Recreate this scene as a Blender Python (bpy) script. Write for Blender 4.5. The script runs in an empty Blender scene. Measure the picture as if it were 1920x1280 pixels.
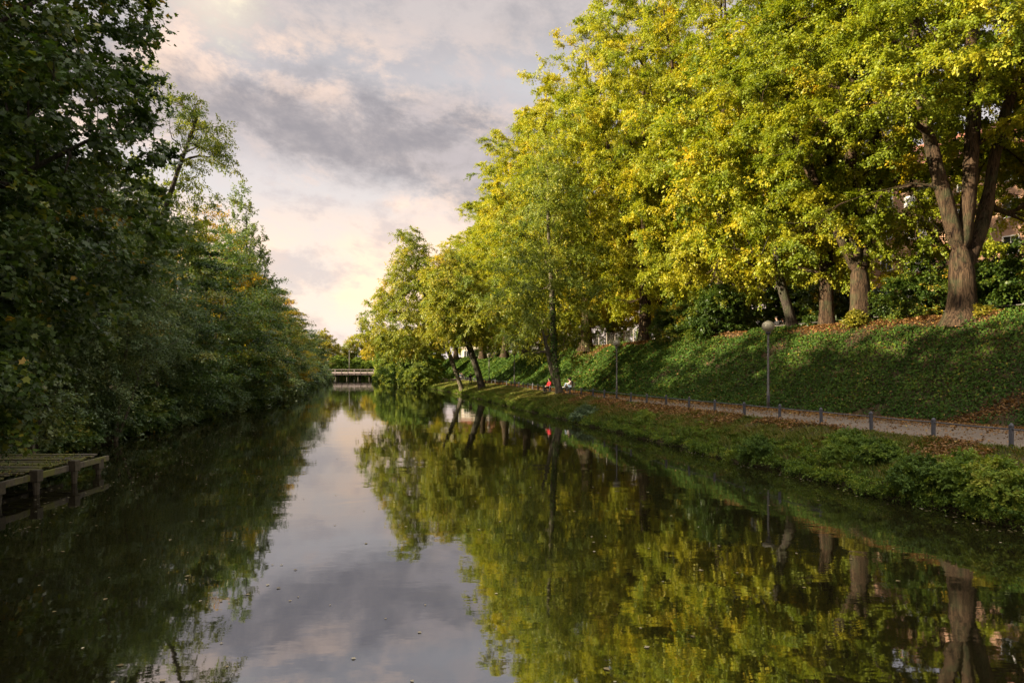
import bpy, math, random
import numpy as np
from mathutils import Vector

# ------------------------------------------------------------------ camera, sky, sun, exposure
S = bpy.context.scene
COL = S.collection
R = math.radians
EYE = 3.6            # eye height above the water
cam_d = bpy.data.cameras.new('camera')
cam = bpy.data.objects.new('camera', cam_d); COL.objects.link(cam)
cam.location = (0, 0, EYE); cam.rotation_euler = (R(90), 0, 0)
cam_d.sensor_width = 36; cam_d.lens = 24; cam_d.shift_y = 49/1920
cam_d.clip_start = .1; cam_d.clip_end = 4000
S.camera = cam
S.view_settings.view_transform = 'Standard'; S.view_settings.look = 'None'
S.view_settings.exposure = 1.85; S.view_settings.gamma = 1
S.view_settings.use_curve_mapping = False
S.render.engine = 'CYCLES'
cy = S.cycles
cy.max_bounces = 6; cy.diffuse_bounces = 3; cy.glossy_bounces = 3; cy.transmission_bounces = 4
cy.transparent_max_bounces = 6; cy.caustics_reflective = False; cy.caustics_refractive = False
cy.sample_clamp_indirect = 4
cy.use_denoising = True
try: cy.denoiser = 'OPENIMAGEDENOISE'
except Exception: pass

SUN_EL = R(21.0)
SUN_TRAVEL = Vector((.955, .297, 0)).normalized()       # horizontal heading of the light
SUN_STRENGTH = 5.0

class NT:
    """small helper round a node tree"""
    def __init__(s, tree): s.t = tree; s.n = tree.nodes; s.l = tree.links
    def new(s, kind, **kw):
        nd = s.n.new(kind)
        for k, v in kw.items():
            if hasattr(nd, k) and k not in nd.inputs.keys(): setattr(nd, k, v)
        return nd
    def put(s, sock, v):
        if hasattr(v, 'links') or hasattr(v, 'is_output'): s.l.new(v, sock)
        else: sock.default_value = v
    def math(s, op, a, b=None, c=None, clamp=False):
        nd = s.n.new('ShaderNodeMath'); nd.operation = op; nd.use_clamp = clamp
        for i, v in enumerate((a, b, c)):
            if v is not None: s.put(nd.inputs[i], v)
        return nd.outputs[0]
    def vmath(s, op, a, b=None):
        nd = s.n.new('ShaderNodeVectorMath'); nd.operation = op
        s.put(nd.inputs[0], a)
        if b is not None: s.put(nd.inputs[1], b)
        return nd.outputs[0]
    def noise(s, vec, scale, detail=3, rough=.5, dist=0.):
        nd = s.n.new('ShaderNodeTexNoise')
        if vec is not None: s.l.new(vec, nd.inputs['Vector'])
        nd.inputs['Scale'].default_value = scale; nd.inputs['Detail'].default_value = detail
        nd.inputs['Roughness'].default_value = rough; nd.inputs['Distortion'].default_value = dist
        return nd.outputs[0]
    def ramp(s, fac, stops, interp='LINEAR'):
        nd = s.n.new('ShaderNodeValToRGB'); cr = nd.color_ramp; cr.interpolation = interp
        while len(cr.elements) < len(stops): cr.elements.new(.5)
        for e, (p, c) in zip(cr.elements, stops):
            e.position = p; e.color = (*c, 1) if len(c) == 3 else c
        s.put(nd.inputs[0], fac)
        return nd.outputs[0]
    def mix(s, fac, a, b, mode='MIX'):
        nd = s.n.new('ShaderNodeMix'); nd.data_type = 'RGBA'; nd.blend_type = mode
        s.put(nd.inputs[0], fac)
        for i, v in ((6, a), (7, b)):
            if isinstance(v, tuple): v = (*v, 1) if len(v) == 3 else v
            s.put(nd.inputs[i], v)
        return nd.outputs[2]
    def smooth(s, v, lo, hi, a=0., b=1.):
        nd = s.n.new('ShaderNodeMapRange'); nd.interpolation_type = 'SMOOTHSTEP'
        s.put(nd.inputs[0], v)
        for i, x in ((1, lo), (2, hi), (3, a), (4, b)): nd.inputs[i].default_value = x
        return nd.outputs[0]

def build_world():
    w = bpy.data.worlds.new('World'); S.world = w; w.use_nodes = True
    k = NT(w.node_tree); k.n.clear()
    out = k.n.new('ShaderNodeOutputWorld'); bg = k.n.new('ShaderNodeBackground')
    k.l.new(bg.outputs[0], out.inputs[0])
    sky = k.n.new('ShaderNodeTexSky'); sky.sky_type = 'NISHITA'; sky.sun_disc = False
    sky.sun_elevation = SUN_EL; sky.sun_rotation = math.atan2(-SUN_TRAVEL.x, -SUN_TRAVEL.y)
    tc = k.n.new('ShaderNodeTexCoord')
    d = k.vmath('NORMALIZE', tc.outputs['Generated'])
    sp = k.n.new('ShaderNodeSeparateXYZ'); k.l.new(d, sp.inputs[0])
    x, y, z = sp.outputs
    az = k.math('ARCTAN2', x, y)
    el = k.math('MAXIMUM', z, 0.)
    # cloud layers: the direction stretched so that clouds lie flat
    st = k.vmath('MULTIPLY', d, (1., 1., 1.75))
    sh = k.n.new('ShaderNodeCombineXYZ')
    k.put(sh.inputs[0], 0.); k.put(sh.inputs[1], 0.); k.put(sh.inputs[2], k.math('MULTIPLY', az, .14))
    p = k.vmath('ADD', st, sh.outputs[0])
    n1 = k.noise(p, 2.6, 9, .60, .2)
    n2 = k.noise(k.vmath('ADD', p, (3.7, 1.3, 5.1)), 3.6, 9, .62, .3)
    n3 = k.noise(k.vmath('ADD', p, (9.1, 4.2, 2.3)), 9., 10, .66, .15)
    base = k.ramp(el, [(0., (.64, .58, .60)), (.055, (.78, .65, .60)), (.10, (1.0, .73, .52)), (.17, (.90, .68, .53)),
                       (.235, (.60, .56, .56)), (.30, (.55, .52, .54)), (.40, (.42, .41, .44)), (.50, (.45, .45, .48)), (.72, (2.2, 2.2, 2.25)), (1., (2.6, 2.6, 2.65))])  # last stops: unseen overhead sky, brightness added to fill the shaded banks
    # pale breaks
    light = k.smooth(k.math('ADD', n2, k.math('MULTIPLY', k.math('SUBTRACT', n3, .5), .6)), .48, .66)
    c = k.mix(k.math('MULTIPLY', light, .8), base, (.95, .71, .55))
    blue = k.smooth(k.math('SUBTRACT', n1, k.math('MULTIPLY', k.math('SUBTRACT', n3, .5), .4)), .52, .68)
    c = k.mix(k.math('MULTIPLY', blue, .5), c, (.54, .57, .61))
    # grey bank of cloud across the sky
    ctr = k.math('ADD', k.math('ADD', .322, k.math('MULTIPLY', k.math('ADD', az, .30), -.13)), k.math('MULTIPLY', k.math('SUBTRACT', n1, .5), .20))
    dist = k.math('DIVIDE', k.math('ABSOLUTE', k.math('SUBTRACT', el, ctr)), .048)
    bank = k.smooth(k.math('ADD', dist, k.math('MULTIPLY', k.math('SUBTRACT', n3, .5), 2.2)), .25, 1.7, 1., 0.)
    c = k.mix(k.math('MULTIPLY', bank, .92), c, k.mix(k.smooth(n3, .36, .64), (.235, .218, .236), (.37, .335, .34)))
    # small grey bars lower down and a dull upper sheet
    bars = k.smooth(k.math('ADD', n3, k.math('MULTIPLY', k.math('SUBTRACT', n1, .5), .6)), .50, .66)
    c = k.mix(k.math('MULTIPLY', bars, .6), c, (.45, .41, .43))
    up = k.math('MULTIPLY', k.math('MULTIPLY', k.smooth(el, .36, .47), k.smooth(el, .50, .66, 1., .25)), k.smooth(n1, .38, .60, .6, 1.))
    c = k.mix(up, c, k.mix(k.smooth(n3, .35, .65), (.34, .325, .345), (.48, .445, .45)))
    # bright break towards the upper left
    vb = k.n.new('ShaderNodeVectorMath'); vb.operation = 'DISTANCE'
    k.put(vb.inputs[0], d); vb.inputs[1].default_value = Vector((-.350, .80, .46)).normalized()
    br = k.smooth(k.math('ADD', vb.outputs['Value'], k.math('ADD', k.math('MULTIPLY', k.math('SUBTRACT', n2, .5), .35), k.math('MULTIPLY', k.math('SUBTRACT', n3, .5), .25))), -.03, .11, 1., 0.)
    c = k.mix(k.math('MULTIPLY', br, .85), c, (.98, .88, .64))
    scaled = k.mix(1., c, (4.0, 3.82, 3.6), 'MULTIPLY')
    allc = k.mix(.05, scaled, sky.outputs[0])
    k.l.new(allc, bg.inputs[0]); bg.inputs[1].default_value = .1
    w.cycles.sampling_method = 'MANUAL'; w.cycles.sample_map_resolution = 256

def build_sun():
    l = bpy.data.lights.new('sun', 'SUN'); l.energy = SUN_STRENGTH; l.angle = R(.5); l.color = (1., .83, .58)
    o = bpy.data.objects.new('sun', l); COL.objects.link(o)
    v = Vector((SUN_TRAVEL.x*math.cos(SUN_EL), SUN_TRAVEL.y*math.cos(SUN_EL), -math.sin(SUN_EL)))
    o.rotation_euler = v.to_track_quat('-Z', 'Y').to_euler(); o.location = (-60, -20, 60)
build_world(); build_sun()

# ------------------------------------------------------------------ helpers
def tag(o, label=None, cat=None, group=None, kind=None):
    if label: o['label'] = label
    if cat: o['category'] = cat
    if group: o['group'] = group
    if kind: o['kind'] = kind
    return o
def link(o, parent=None):
    COL.objects.link(o)
    if parent is not None: o.parent = parent
    return o
def empty(name, loc=(0, 0, 0), rz=0., label=None, cat=None, group=None):
    o = bpy.data.objects.new(name, None); o.empty_display_size = .2
    o.location = loc; o.rotation_euler = (0, 0, rz)
    tag(o, label, cat, group); return link(o)
def mesh_np(name, V, F, mat=None, smooth=False, tint=None):
    """V n x 3, F list of face arrays (each m x k)"""
    me = bpy.data.meshes.new(name)
    V = np.asarray(V, np.float32)
    if isinstance(F, np.ndarray): F = [F]
    F = [np.asarray(f, np.int32) for f in F if len(f)]
    me.vertices.add(len(V)); me.vertices.foreach_set('co', V.ravel())
    loops = np.concatenate([f.ravel() for f in F]); tot = np.concatenate([np.full(len(f), f.shape[1], np.int32) for f in F])
    start = np.concatenate([[0], np.cumsum(tot)[:-1]]).astype(np.int32)
    me.loops.add(len(loops)); me.loops.foreach_set('vertex_index', loops)
    me.polygons.add(len(tot)); me.polygons.foreach_set('loop_start', start)
    try: me.polygons.foreach_set('loop_total', tot)
    except Exception: pass
    me.update(calc_edges=True)
    if smooth: me.polygons.foreach_set('use_smooth', np.ones(len(tot), bool))
    if tint is not None:
        a = me.attributes.new('tint', 'FLOAT', 'FACE'); a.data.foreach_set('value', np.asarray(tint, np.float32))
    if mat: me.materials.append(mat)
    return me
def obj(name, me, parent=None, loc=None):
    o = bpy.data.objects.new(name, me)
    if loc is not None: o.location = loc
    return link(o, parent)

class MB:
    """collects simple solids, then builds ONE mesh object"""
    def __init__(s): s.V = []; s.Q = []; s.T = []; s.N = []
    def _add(s, vs): b = len(s.V); s.V += [tuple(v) for v in vs]; return b
    def box(s, c, size, rz=0., bev=0., rx=0., ry=0.):
        hx, hy, hz = (q/2 for q in size)
        cr, sr = math.cos(rz), math.sin(rz); cx_, sx_ = math.cos(rx), math.sin(rx); cy_, sy_ = math.cos(ry), math.sin(ry)
        def tr(p):
            x, y, z = p
            y, z = y*cx_-z*sx_, y*sx_+z*cx_
            x, z = x*cy_+z*sy_, -x*sy_+z*cy_
            return (c[0]+x*cr-y*sr, c[1]+x*sr+y*cr, c[2]+z)
        if bev <= 0:
            b = s._add([tr(p) for p in ((-hx,-hy,-hz),(hx,-hy,-hz),(hx,hy,-hz),(-hx,hy,-hz),(-hx,-hy,hz),(hx,-hy,hz),(hx,hy,hz),(-hx,hy,hz))])
            for f in ((0,3,2,1),(4,5,6,7),(0,1,5,4),(1,2,6,5),(2,3,7,6),(3,0,4,7)): s.Q.append([b+i for i in f])
        else:
            e = bev; rings = []
            for z, i in ((-hz, e), (-hz+e, 0), (hz-e, 0), (hz, e)):
                rings.append([(-hx+i,-hy+i,z),(hx-i,-hy+i,z),(hx-i,hy-i,z),(-hx+i,hy-i,z)])
            b = s._add([tr(p) for r in rings for p in r])
            for k in range(3):
                for j in range(4):
                    s.Q.append([b+4*k+j, b+4*k+(j+1)%4, b+4*k+4+(j+1)%4, b+4*k+4+j])
            s.Q.append([b+3, b+2, b+1, b]); s.Q.append([b+12, b+13, b+14, b+15])
    def lathe(s, c, prof, n=12, cap=True):
        b = s._add([(c[0]+r*math.cos(2*math.pi*j/n), c[1]+r*math.sin(2*math.pi*j/n), c[2]+z) for r, z in prof for j in range(n)])
        for k in range(len(prof)-1):
            for j in range(n): s.Q.append([b+n*k+j, b+n*k+(j+1)%n, b+n*k+n+(j+1)%n, b+n*k+n+j])
        if cap:
            s.N.append([b+j for j in range(n)][::-1]); s.N.append([b+n*(len(prof)-1)+j for j in range(n)])
    def tube(s, pts, rad, n=8, cap=True):
        pts = [Vector(p) for p in pts]
        if not hasattr(rad, '__len__'): rad = [rad]*len(pts)
        b = None; up = Vector((0, 0, 1)); prev = None
        base = len(s.V)
        for i, p in enumerate(pts):
            t = (pts[min(i+1, len(pts)-1)]-pts[max(i-1, 0)]).normalized()
            if prev is None:
                u = t.cross(Vector((0, 0, 1)) if abs(t.z) < .9 else Vector((1, 0, 0))).normalized()
            else: u = (prev-t*prev.dot(t)).normalized()
            prev = u; v = t.cross(u)
            s._add([p+(u*math.cos(2*math.pi*j/n)+v*math.sin(2*math.pi*j/n))*rad[i] for j in range(n)])
        for k in range(len(pts)-1):
            for j in range(n): s.Q.append([base+n*k+j, base+n*k+(j+1)%n, base+n*k+n+(j+1)%n, base+n*k+n+j])
        if cap:
            s.N.append([base+j for j in range(n)][::-1]); s.N.append([base+n*(len(pts)-1)+j for j in range(n)])
    def ball(s, c, r, n=14, m=9):
        rx, ry, rz = r if hasattr(r, '__len__') else (r, r, r)
        prof = [(math.sin(math.pi*i/m), -math.cos(math.pi*i/m)) for i in range(m+1)]
        prof[0] = (.02, -1); prof[-1] = (.02, 1)
        b = s._add([(c[0]+rx*q*math.cos(2*math.pi*j/n), c[1]+ry*q*math.sin(2*math.pi*j/n), c[2]+rz*z) for q, z in prof for j in range(n)])
        for k in range(m):
            for j in range(n): s.Q.append([b+n*k+j, b+n*k+(j+1)%n, b+n*k+n+(j+1)%n, b+n*k+n+j])
    def mesh(s, name, mat, smooth=False):
        me = bpy.data.meshes.new(name); me.from_pydata(s.V, [], s.Q+s.T+s.N); me.update()
        if smooth: me.polygons.foreach_set('use_smooth', [True]*len(me.polygons))
        me.materials.append(mat); return me
    def build(s, name, mat, parent=None, smooth=False, loc=None):
        return obj(name, s.mesh(name, mat, smooth), parent, loc)

# ------------------------------------------------------------------ materials
def material(name):
    m = bpy.data.materials.new(name); m.use_nodes = True
    k = NT(m.node_tree); b = k.n['Principled BSDF']; return m, k, b
def plain(name, col, rough=.6, var=.25, scale=6., bump=.0, metal=0., coord='Object', spec=.4):
    m, k, b = material(name)
    tc = k.n.new('ShaderNodeTexCoord')
    n = k.noise(tc.outputs[coord], scale, 5, .6)
    lo = tuple(max(0, q*(1-var)) for q in col); hi = tuple(min(1, q*(1+var)) for q in col)
    k.l.new(k.ramp(n, [(.3, lo), (.7, hi)]), b.inputs['Base Color'])
    b.inputs['Roughness'].default_value = rough; b.inputs['Metallic'].default_value = metal
    b.inputs['Specular IOR Level'].default_value = spec
    if bump:
        bp = k.n.new('ShaderNodeBump'); bp.inputs['Strength'].default_value = bump; bp.inputs['Distance'].default_value = .02
        k.l.new(k.noise(tc.outputs[coord], scale*4, 4, .6), bp.inputs['Height']); k.l.new(bp.outputs[0], b.inputs['Normal'])
    return m
def leafmat(name, stops, trans=.35, rough=.5, spec=.35, objvar=.10):
    """foliage: the ramp runs over each leaf's own tint"""
    m, k, b = material(name)
    at = k.n.new('ShaderNodeAttribute'); at.attribute_name = 'tint'
    oi = k.n.new('ShaderNodeObjectInfo')
    f = k.math('ADD', at.outputs['Fac'], k.math('MULTIPLY', k.math('SUBTRACT', oi.outputs['Random'], .5), objvar*2))
    c = k.ramp(f, stops)
    k.l.new(c, b.inputs['Base Color']); b.inputs['Roughness'].default_value = rough
    b.inputs['Specular IOR Level'].default_value = spec
    tr = k.n.new('ShaderNodeBsdfTranslucent')
    k.l.new(k.mix(1., c, (1.25, 1.2, .55), 'MULTIPLY'), tr.inputs[0])
    mx = k.n.new('ShaderNodeMixShader'); mx.inputs[0].default_value = trans
    out = k.n['Material Output']
    k.l.new(b.outputs[0], mx.inputs[1]); k.l.new(tr.outputs[0], mx.inputs[2]); k.l.new(mx.outputs[0], out.inputs[0])
    return m
def barkmat(name, dark, light, scale=5.):
    m, k, b = material(name)
    tc = k.n.new('ShaderNodeTexCoord')
    v = k.vmath('MULTIPLY', tc.outputs['Object'], (1, 1, .16))
    n = k.noise(v, scale*1.7, 8, .72, 1.1); n2 = k.noise(tc.outputs['Object'], 1.3, 4, .6)
    c = k.ramp(n, [(.42, dark), (.57, light)])
    c = k.mix(k.smooth(n2, .45, .7, 0, .5), c, (.05, .065, .03))
    k.l.new(c, b.inputs['Base Color']); b.inputs['Roughness'].default_value = .9
    b.inputs['Specular IOR Level'].default_value = .15
    bp = k.n.new('ShaderNodeBump'); bp.inputs['Strength'].default_value = 1.; bp.inputs['Distance'].default_value = .12
    k.l.new(n, bp.inputs['Height']); k.l.new(bp.outputs[0], b.inputs['Normal'])
    return m

M = {}
M['lime'] = leafmat('lime leaves', [(.0, (.095, .145, .014)), (.30, (.215, .265, .018)), (.58, (.40, .375, .024)), (.84, (.58, .42, .026)), (1., (.62, .31, .026))], .42)
M['ash'] = leafmat('ash leaves', [(.0, (.100, .150, .022)), (.4, (.205, .245, .030)), (.75, (.32, .31, .032)), (1., (.44, .31, .03))], .42)
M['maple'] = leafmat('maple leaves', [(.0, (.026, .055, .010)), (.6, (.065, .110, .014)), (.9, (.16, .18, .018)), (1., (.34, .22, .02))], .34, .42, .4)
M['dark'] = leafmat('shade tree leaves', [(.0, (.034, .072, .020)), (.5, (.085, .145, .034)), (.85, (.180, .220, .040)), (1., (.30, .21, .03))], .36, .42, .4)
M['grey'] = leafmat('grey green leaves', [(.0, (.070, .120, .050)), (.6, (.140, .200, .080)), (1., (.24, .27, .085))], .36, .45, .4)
M['amber'] = leafmat('autumn leaves', [(.0, (.10, .13, .020)), (.4, (.26, .23, .022)), (.75, (.42, .26, .022)), (1., (.40, .14, .02))], .58)
M['yellow'] = leafmat('yellow leaves', [(.0, (.14, .16, .02)), (.5, (.32, .28, .03)), (1., (.50, .36, .03))], .4)
M['ivy'] = leafmat('ivy leaves', [(.0, (.020, .046, .009)), (.55, (.052, .104, .015)), (.88, (.12, .165, .020)), (1., (.26, .21, .03))], .2, .6, .12)
M['bush'] = leafmat('bush leaves', [(.0, (.060, .105, .022)), (.5, (.130, .200, .030)), (.85, (.23, .29, .038)), (1., (.30, .30, .05))], .34, .6, .15)
M['blue_bush'] = leafmat('blue green leaves', [(.0, (.045, .085, .038)), (1., (.12, .175, .075))], .25, .45, .4)
M['grass'] = leafmat('grass blades', [(.0, (.075, .115, .020)), (.45, (.150, .185, .030)), (.75, (.24, .21, .055)), (1., (.30, .20, .09))], .3, .55, .25)
M['litter'] = leafmat('dead leaves', [(.0, (.085, .050, .024)), (.4, (.21, .11, .045)), (.8, (.34, .185, .06)), (1., (.42, .31, .09))], .2, .6, .2)
M['bark'] = barkmat('lime bark', (.014, .009, .006), (.082, .053, .032))
M['bark_dark'] = barkmat('dark bark', (.028, .022, .018), (.085, .070, .055), 7)
M['bark_pale'] = barkmat('pale bark', (.055, .046, .034), (.20, .17, .125), 7)
M['metal'] = plain('painted grey metal', (.070, .070, .080), .5, .25, 9, .2, 0)
M['pole'] = plain('galvanised grey pole', (.115, .105, .095), .5, .3, 5, .1, .2)
M['wood'] = plain('weathered wood', (.060, .050, .032), .85, .45, 5, .5)
M['bridge_white'] = plain('pale painted rail', (.40, .33, .31), .6, .15, 3)
M['bridge_dark'] = plain('dark bridge timber', (.075, .055, .05), .8, .3, 3)
M['mortar'] = plain('pale render', (.52, .46, .38), .85, .12, .6)
M['roof'] = plain('red roof tiles', (.23, .085, .05), .8, .25, 2)
M['white'] = plain('white window frame', (.72, .71, .68), .5, .06, 3)
M['wire'] = plain('dull fence wire', (.16, .15, .14), .5, .2, 4)
M['rail_light'] = plain('pale fence metal', (.34, .31, .28), .55, .2, 4)

def glass_dark():
    m, k, b = material('window glass'); b.inputs['Base Color'].default_value = (.03, .035, .04, 1)
    b.inputs['Roughness'].default_value = .06; b.inputs['Specular IOR Level'].default_value = .8; return m
M['glass'] = glass_dark()
def brickmat():
    m, k, b = material('brick wall')
    tc = k.n.new('ShaderNodeTexCoord'); br = k.n.new('ShaderNodeTexBrick')
    sp = k.n.new('ShaderNodeSeparateXYZ'); k.l.new(tc.outputs['Object'], sp.inputs[0])
    cb = k.n.new('ShaderNodeCombineXYZ'); k.put(cb.inputs[0], k.math('ADD', sp.outputs[0], sp.outputs[1])); k.put(cb.inputs[1], sp.outputs[2])
    k.l.new(cb.outputs[0], br.inputs['Vector'])
    br.inputs['Color1'].default_value = (.42, .22, .12, 1); br.inputs['Color2'].default_value = (.33, .16, .09, 1)
    br.inputs['Mortar'].default_value = (.45, .38, .30, 1); br.inputs['Scale'].default_value = 4.
    k.l.new(br.outputs[0], b.inputs['Base Color']); b.inputs['Roughness'].default_value = .85
    return m
M['brick'] = brickmat()
def globemat():
    m, k, b = material('milky lamp globe')
    tc = k.n.new('ShaderNodeTexCoord'); n = k.noise(tc.outputs['Object'], 5, 5, .6)
    k.l.new(k.ramp(n, [(.3, (.33, .30, .21)), (.7, (.46, .42, .32))]), b.inputs['Base Color'])
    b.inputs['Roughness'].default_value = .28
    tr = k.n.new('ShaderNodeBsdfTranslucent'); tr.inputs[0].default_value = (.34, .32, .24, 1)
    mx = k.n.new('ShaderNodeMixShader'); mx.inputs[0].default_value = .35
    k.l.new(b.outputs[0], mx.inputs[1]); k.l.new(tr.outputs[0], mx.inputs[2]); k.l.new(mx.outputs[0], k.n['Material Output'].inputs[0])
    return m
M['globe'] = globemat()
def watermat():
    m, k, b = material('canal water')
    k.n.remove(b)
    geo = k.n.new('ShaderNodeNewGeometry')
    P = geo.outputs['Position']
    v1 = k.vmath('MULTIPLY', P, (.55, .9, 1)); v2 = k.vmath('MULTIPLY', P, (1.6, 2.6, 1))
    h = k.math('ADD', k.math('MULTIPLY', k.noise(v1, .55, 2, .5, .4), 1.), k.math('MULTIPLY', k.noise(v2, 1.6, 2, .55), .12))
    calm = k.smooth(k.noise(P, .07, 2, .5), .35, .7, .35, 1.)
    bp = k.n.new('ShaderNodeBump'); bp.inputs['Distance'].default_value = .012
    k.l.new(calm, bp.inputs['Strength']); k.l.new(h, bp.inputs['Height'])
    df = k.n.new('ShaderNodeBsdfDiffuse'); 
    k.l.new(k.ramp(k.noise(P, .15, 3, .5), [(.3, (.007, .0065, .0025)), (.7, (.011, .010, .0035))]), df.inputs[0])
    gl = k.n.new('ShaderNodeBsdfGlossy'); gl.inputs[0].default_value = (.93, .95, 1., 1); gl.inputs['Roughness'].default_value = .025
    k.l.new(bp.outputs[0], gl.inputs['Normal'])
    fr = k.n.new('ShaderNodeFresnel'); fr.inputs[0].default_value = 4.6
    k.l.new(bp.outputs[0], fr.inputs['Normal'])
    mx = k.n.new('ShaderNodeMixShader')
    k.l.new(fr.outputs[0], mx.inputs[0]); k.l.new(df.outputs[0], mx.inputs[1]); k.l.new(gl.outputs[0], mx.inputs[2])
    k.l.new(mx.outputs[0], k.n['Material Output'].inputs[0])
    return m
M['water'] = watermat()
def groundmat(name, stops, scale=1.2, fine=14., bump=.6):
    m, k, b = material(name)
    geo = k.n.new('ShaderNodeNewGeometry'); P = geo.outputs['Position']
    n = k.math('ADD', k.math('MULTIPLY', k.noise(P, scale, 5, .6), .6), k.math('MULTIPLY', k.noise(P, fine, 4, .65), .4))
    k.l.new(k.ramp(n, stops), b.inputs['Base Color']); b.inputs['Roughness'].default_value = .95
    b.inputs['Specular IOR Level'].default_value = .1
    bp = k.n.new('ShaderNodeBump'); bp.inputs['Strength'].default_value = bump; bp.inputs['Distance'].default_value = .05
    k.l.new(k.noise(P, fine, 4, .65), bp.inputs['Height']); k.l.new(bp.outputs[0], b.inputs['Normal'])
    return m
M['soil'] = groundmat('bank soil', [(.3, (.020, .018, .008)), (.5, (.045, .040, .016)), (.7, (.075, .055, .028))])
M['slope_soil'] = groundmat('slope soil', [(.3, (.030, .024, .014)), (.5, (.060, .045, .025)), (.7, (.11, .065, .03))])
M['terrace'] = groundmat('leaf strewn terrace', [(.3, (.10, .055, .02)), (.5, (.20, .105, .03)), (.7, (.30, .16, .04))], .8, 20)
M['path'] = groundmat('trodden path', [(.3, (.105, .080, .060)), (.5, (.165, .132, .105)), (.7, (.21, .17, .135))], .5, 30, .35)
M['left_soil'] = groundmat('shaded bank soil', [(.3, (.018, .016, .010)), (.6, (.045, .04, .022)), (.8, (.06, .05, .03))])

# ------------------------------------------------------------------ the lie of the land (metres; +Y looks up the canal)
def poly(pts):
    ys = np.array([p[1] for p in pts], float); xs = np.array([p[0] for p in pts], float)
    return lambda y: np.interp(y, ys, xs)
WR0 = poly([(24, -40), (15.5, 0), (11.4, 15), (8.3, 28), (4.6, 43.5), (.9, 58.7), (-3.6, 78), (-7.4, 94), (-17, 130), (-31, 177), (-42, 215), (-52, 260)])
WR = lambda y: WR0(y)+.16*np.sin(np.asarray(y)*1.9)+.14*np.sin(np.asarray(y)*.83+1.)+.10*np.sin(np.asarray(y)*3.7+2.)
BO = poly([(29, -40), (18.6, 0), (13.8, 18.8), (8.0, 41.4), (5.8, 52), (3.3, 61), (0, 80), (-4.9, 103), (-11, 130), (-26, 177), (-37, 215), (-47, 260)])
LA = poly([(40, -40), (27, 5), (19.2, 24), (13.9, 36.6), (8.4, 53), (4.6, 70), (.6, 87), (-3.2, 104), (-8.6, 130), (-24, 177), (-35, 215), (-45, 260)])
SL = poly([(-12, -40), (-15.5, 0), (-17.6, 20), (-19.7, 33), (-24.3, 65), (-33, 100), (-45.5, 159), (-56, 205), (-66, 260)])
ZP = 1.40
def hash_noise(x, y, s):
    return (np.sin(x*1.7*s+y*.9*s)+np.sin(-x*.8*s+y*2.1*s+1.3)+np.sin(x*2.9*s+.7)*np.sin(y*3.1*s+2.2))/3
CREST = 6.1
def z_slope(t, y):
    t = np.clip(t, 0, 1)
    h = CREST-.004*np.clip(y-30, 0, 100)-ZP
    return ZP+.03+h*(t*t*(3-2*t)*.35+t*.65)
def ground_right(x, y):
    """ground height right of the canal"""
    x = np.asarray(x, float); y = np.asarray(y, float)
    w, b, l = WR(y), BO(y), LA(y)
    tb = np.clip((x-w)/(b-w), 0, 1)
    z = np.where(x < w, -.5, .22*np.clip((x-w)/.35, 0, 1)+(ZP-.22)*(tb**.8))
    z = np.where(x >= b, ZP, z)
    t = (x-l)/6.2
    zs = z_slope(t, y)+.10*hash_noise(x, y, .9)*np.clip(t*4, 0, 1)
    z = np.where(x > l, zs, z)
    return np.where(x > l+6.2, zs[()] if np.ndim(zs) == 0 else zs, z)
def strip(name, cols, ys, mat, label=None):
    """a sheet ruled between functions of y; cols: list of (x(y), z(x,y))"""
    V = []; n = len(cols)
    for y in ys:
        for fx, fz in cols:
            x = float(fx(y)); V.append((x, y, float(fz(x, y))))
    F = np.array([[i*n+j, i*n+j+1, (i+1)*n+j+1, (i+1)*n+j] for i in range(len(ys)-1) for j in range(n-1)])
    o = obj(name, mesh_np(name, np.array(V), F, mat, True)); o['kind'] = 'structure'; return o
YS = np.concatenate([np.arange(-40, 8, 1.), np.arange(8, 100, .5), np.arange(100, 130, 1.), np.arange(130, 262, 4.)])
verge_cols = [(lambda y: WR(y)-2.5, lambda x, y: -1.2), (lambda y: WR(y)-.4, lambda x, y: -.5)] + \
    [((lambda y, f=f: WR(y)+(BO(y)-WR(y))*f), lambda x, y: ground_right(x, y)+.05*float(hash_noise(x, y, 2.))) for f in (.01, .06, .12, .25, .4, .55, .7, .85)] + \
    [(lambda y: BO(y)-.02, lambda x, y: ZP)]
strip('grass_verge_ground', verge_cols, YS, M['soil'])
strip('path', [((lambda y, f=f: BO(y)-.02+(LA(y)+.04-BO(y))*f), lambda x, y: ZP) for f in (0, .25, .5, .75, 1)], YS, M['path'])
strip('embankment_slope_ground', [((lambda y, f=f: LA(y)+.02+6.2*f), lambda x, y: ground_right(x, y)) for f in np.linspace(0, 1, 15)], YS, M['slope_soil'])
strip('terrace_ground', [((lambda y, f=f: LA(y)+6.22+f), lambda x, y: (ground_right(LA(y)+6.22, y) if x < LA(y)+6.5 else z_slope(1, y)+.02)) for f in (0, 1.2, 3, 8, 20, 60, 400)], YS, M['terrace'])
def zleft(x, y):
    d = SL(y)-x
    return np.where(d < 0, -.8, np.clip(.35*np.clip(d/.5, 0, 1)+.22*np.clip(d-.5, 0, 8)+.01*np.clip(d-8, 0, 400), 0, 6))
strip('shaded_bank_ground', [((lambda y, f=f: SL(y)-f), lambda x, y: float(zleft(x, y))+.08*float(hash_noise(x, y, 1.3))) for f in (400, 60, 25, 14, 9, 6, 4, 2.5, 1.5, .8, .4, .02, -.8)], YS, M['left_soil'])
wb = np.array([(-90, -60, 0), (45, -60, 0), (45, 330, 0), (-90, 330, 0)], float)
water = obj('canal_water', mesh_np('canal_water', wb, np.array([[0, 1, 2, 3]]), M['water'])); water['kind'] = 'structure'
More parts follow.
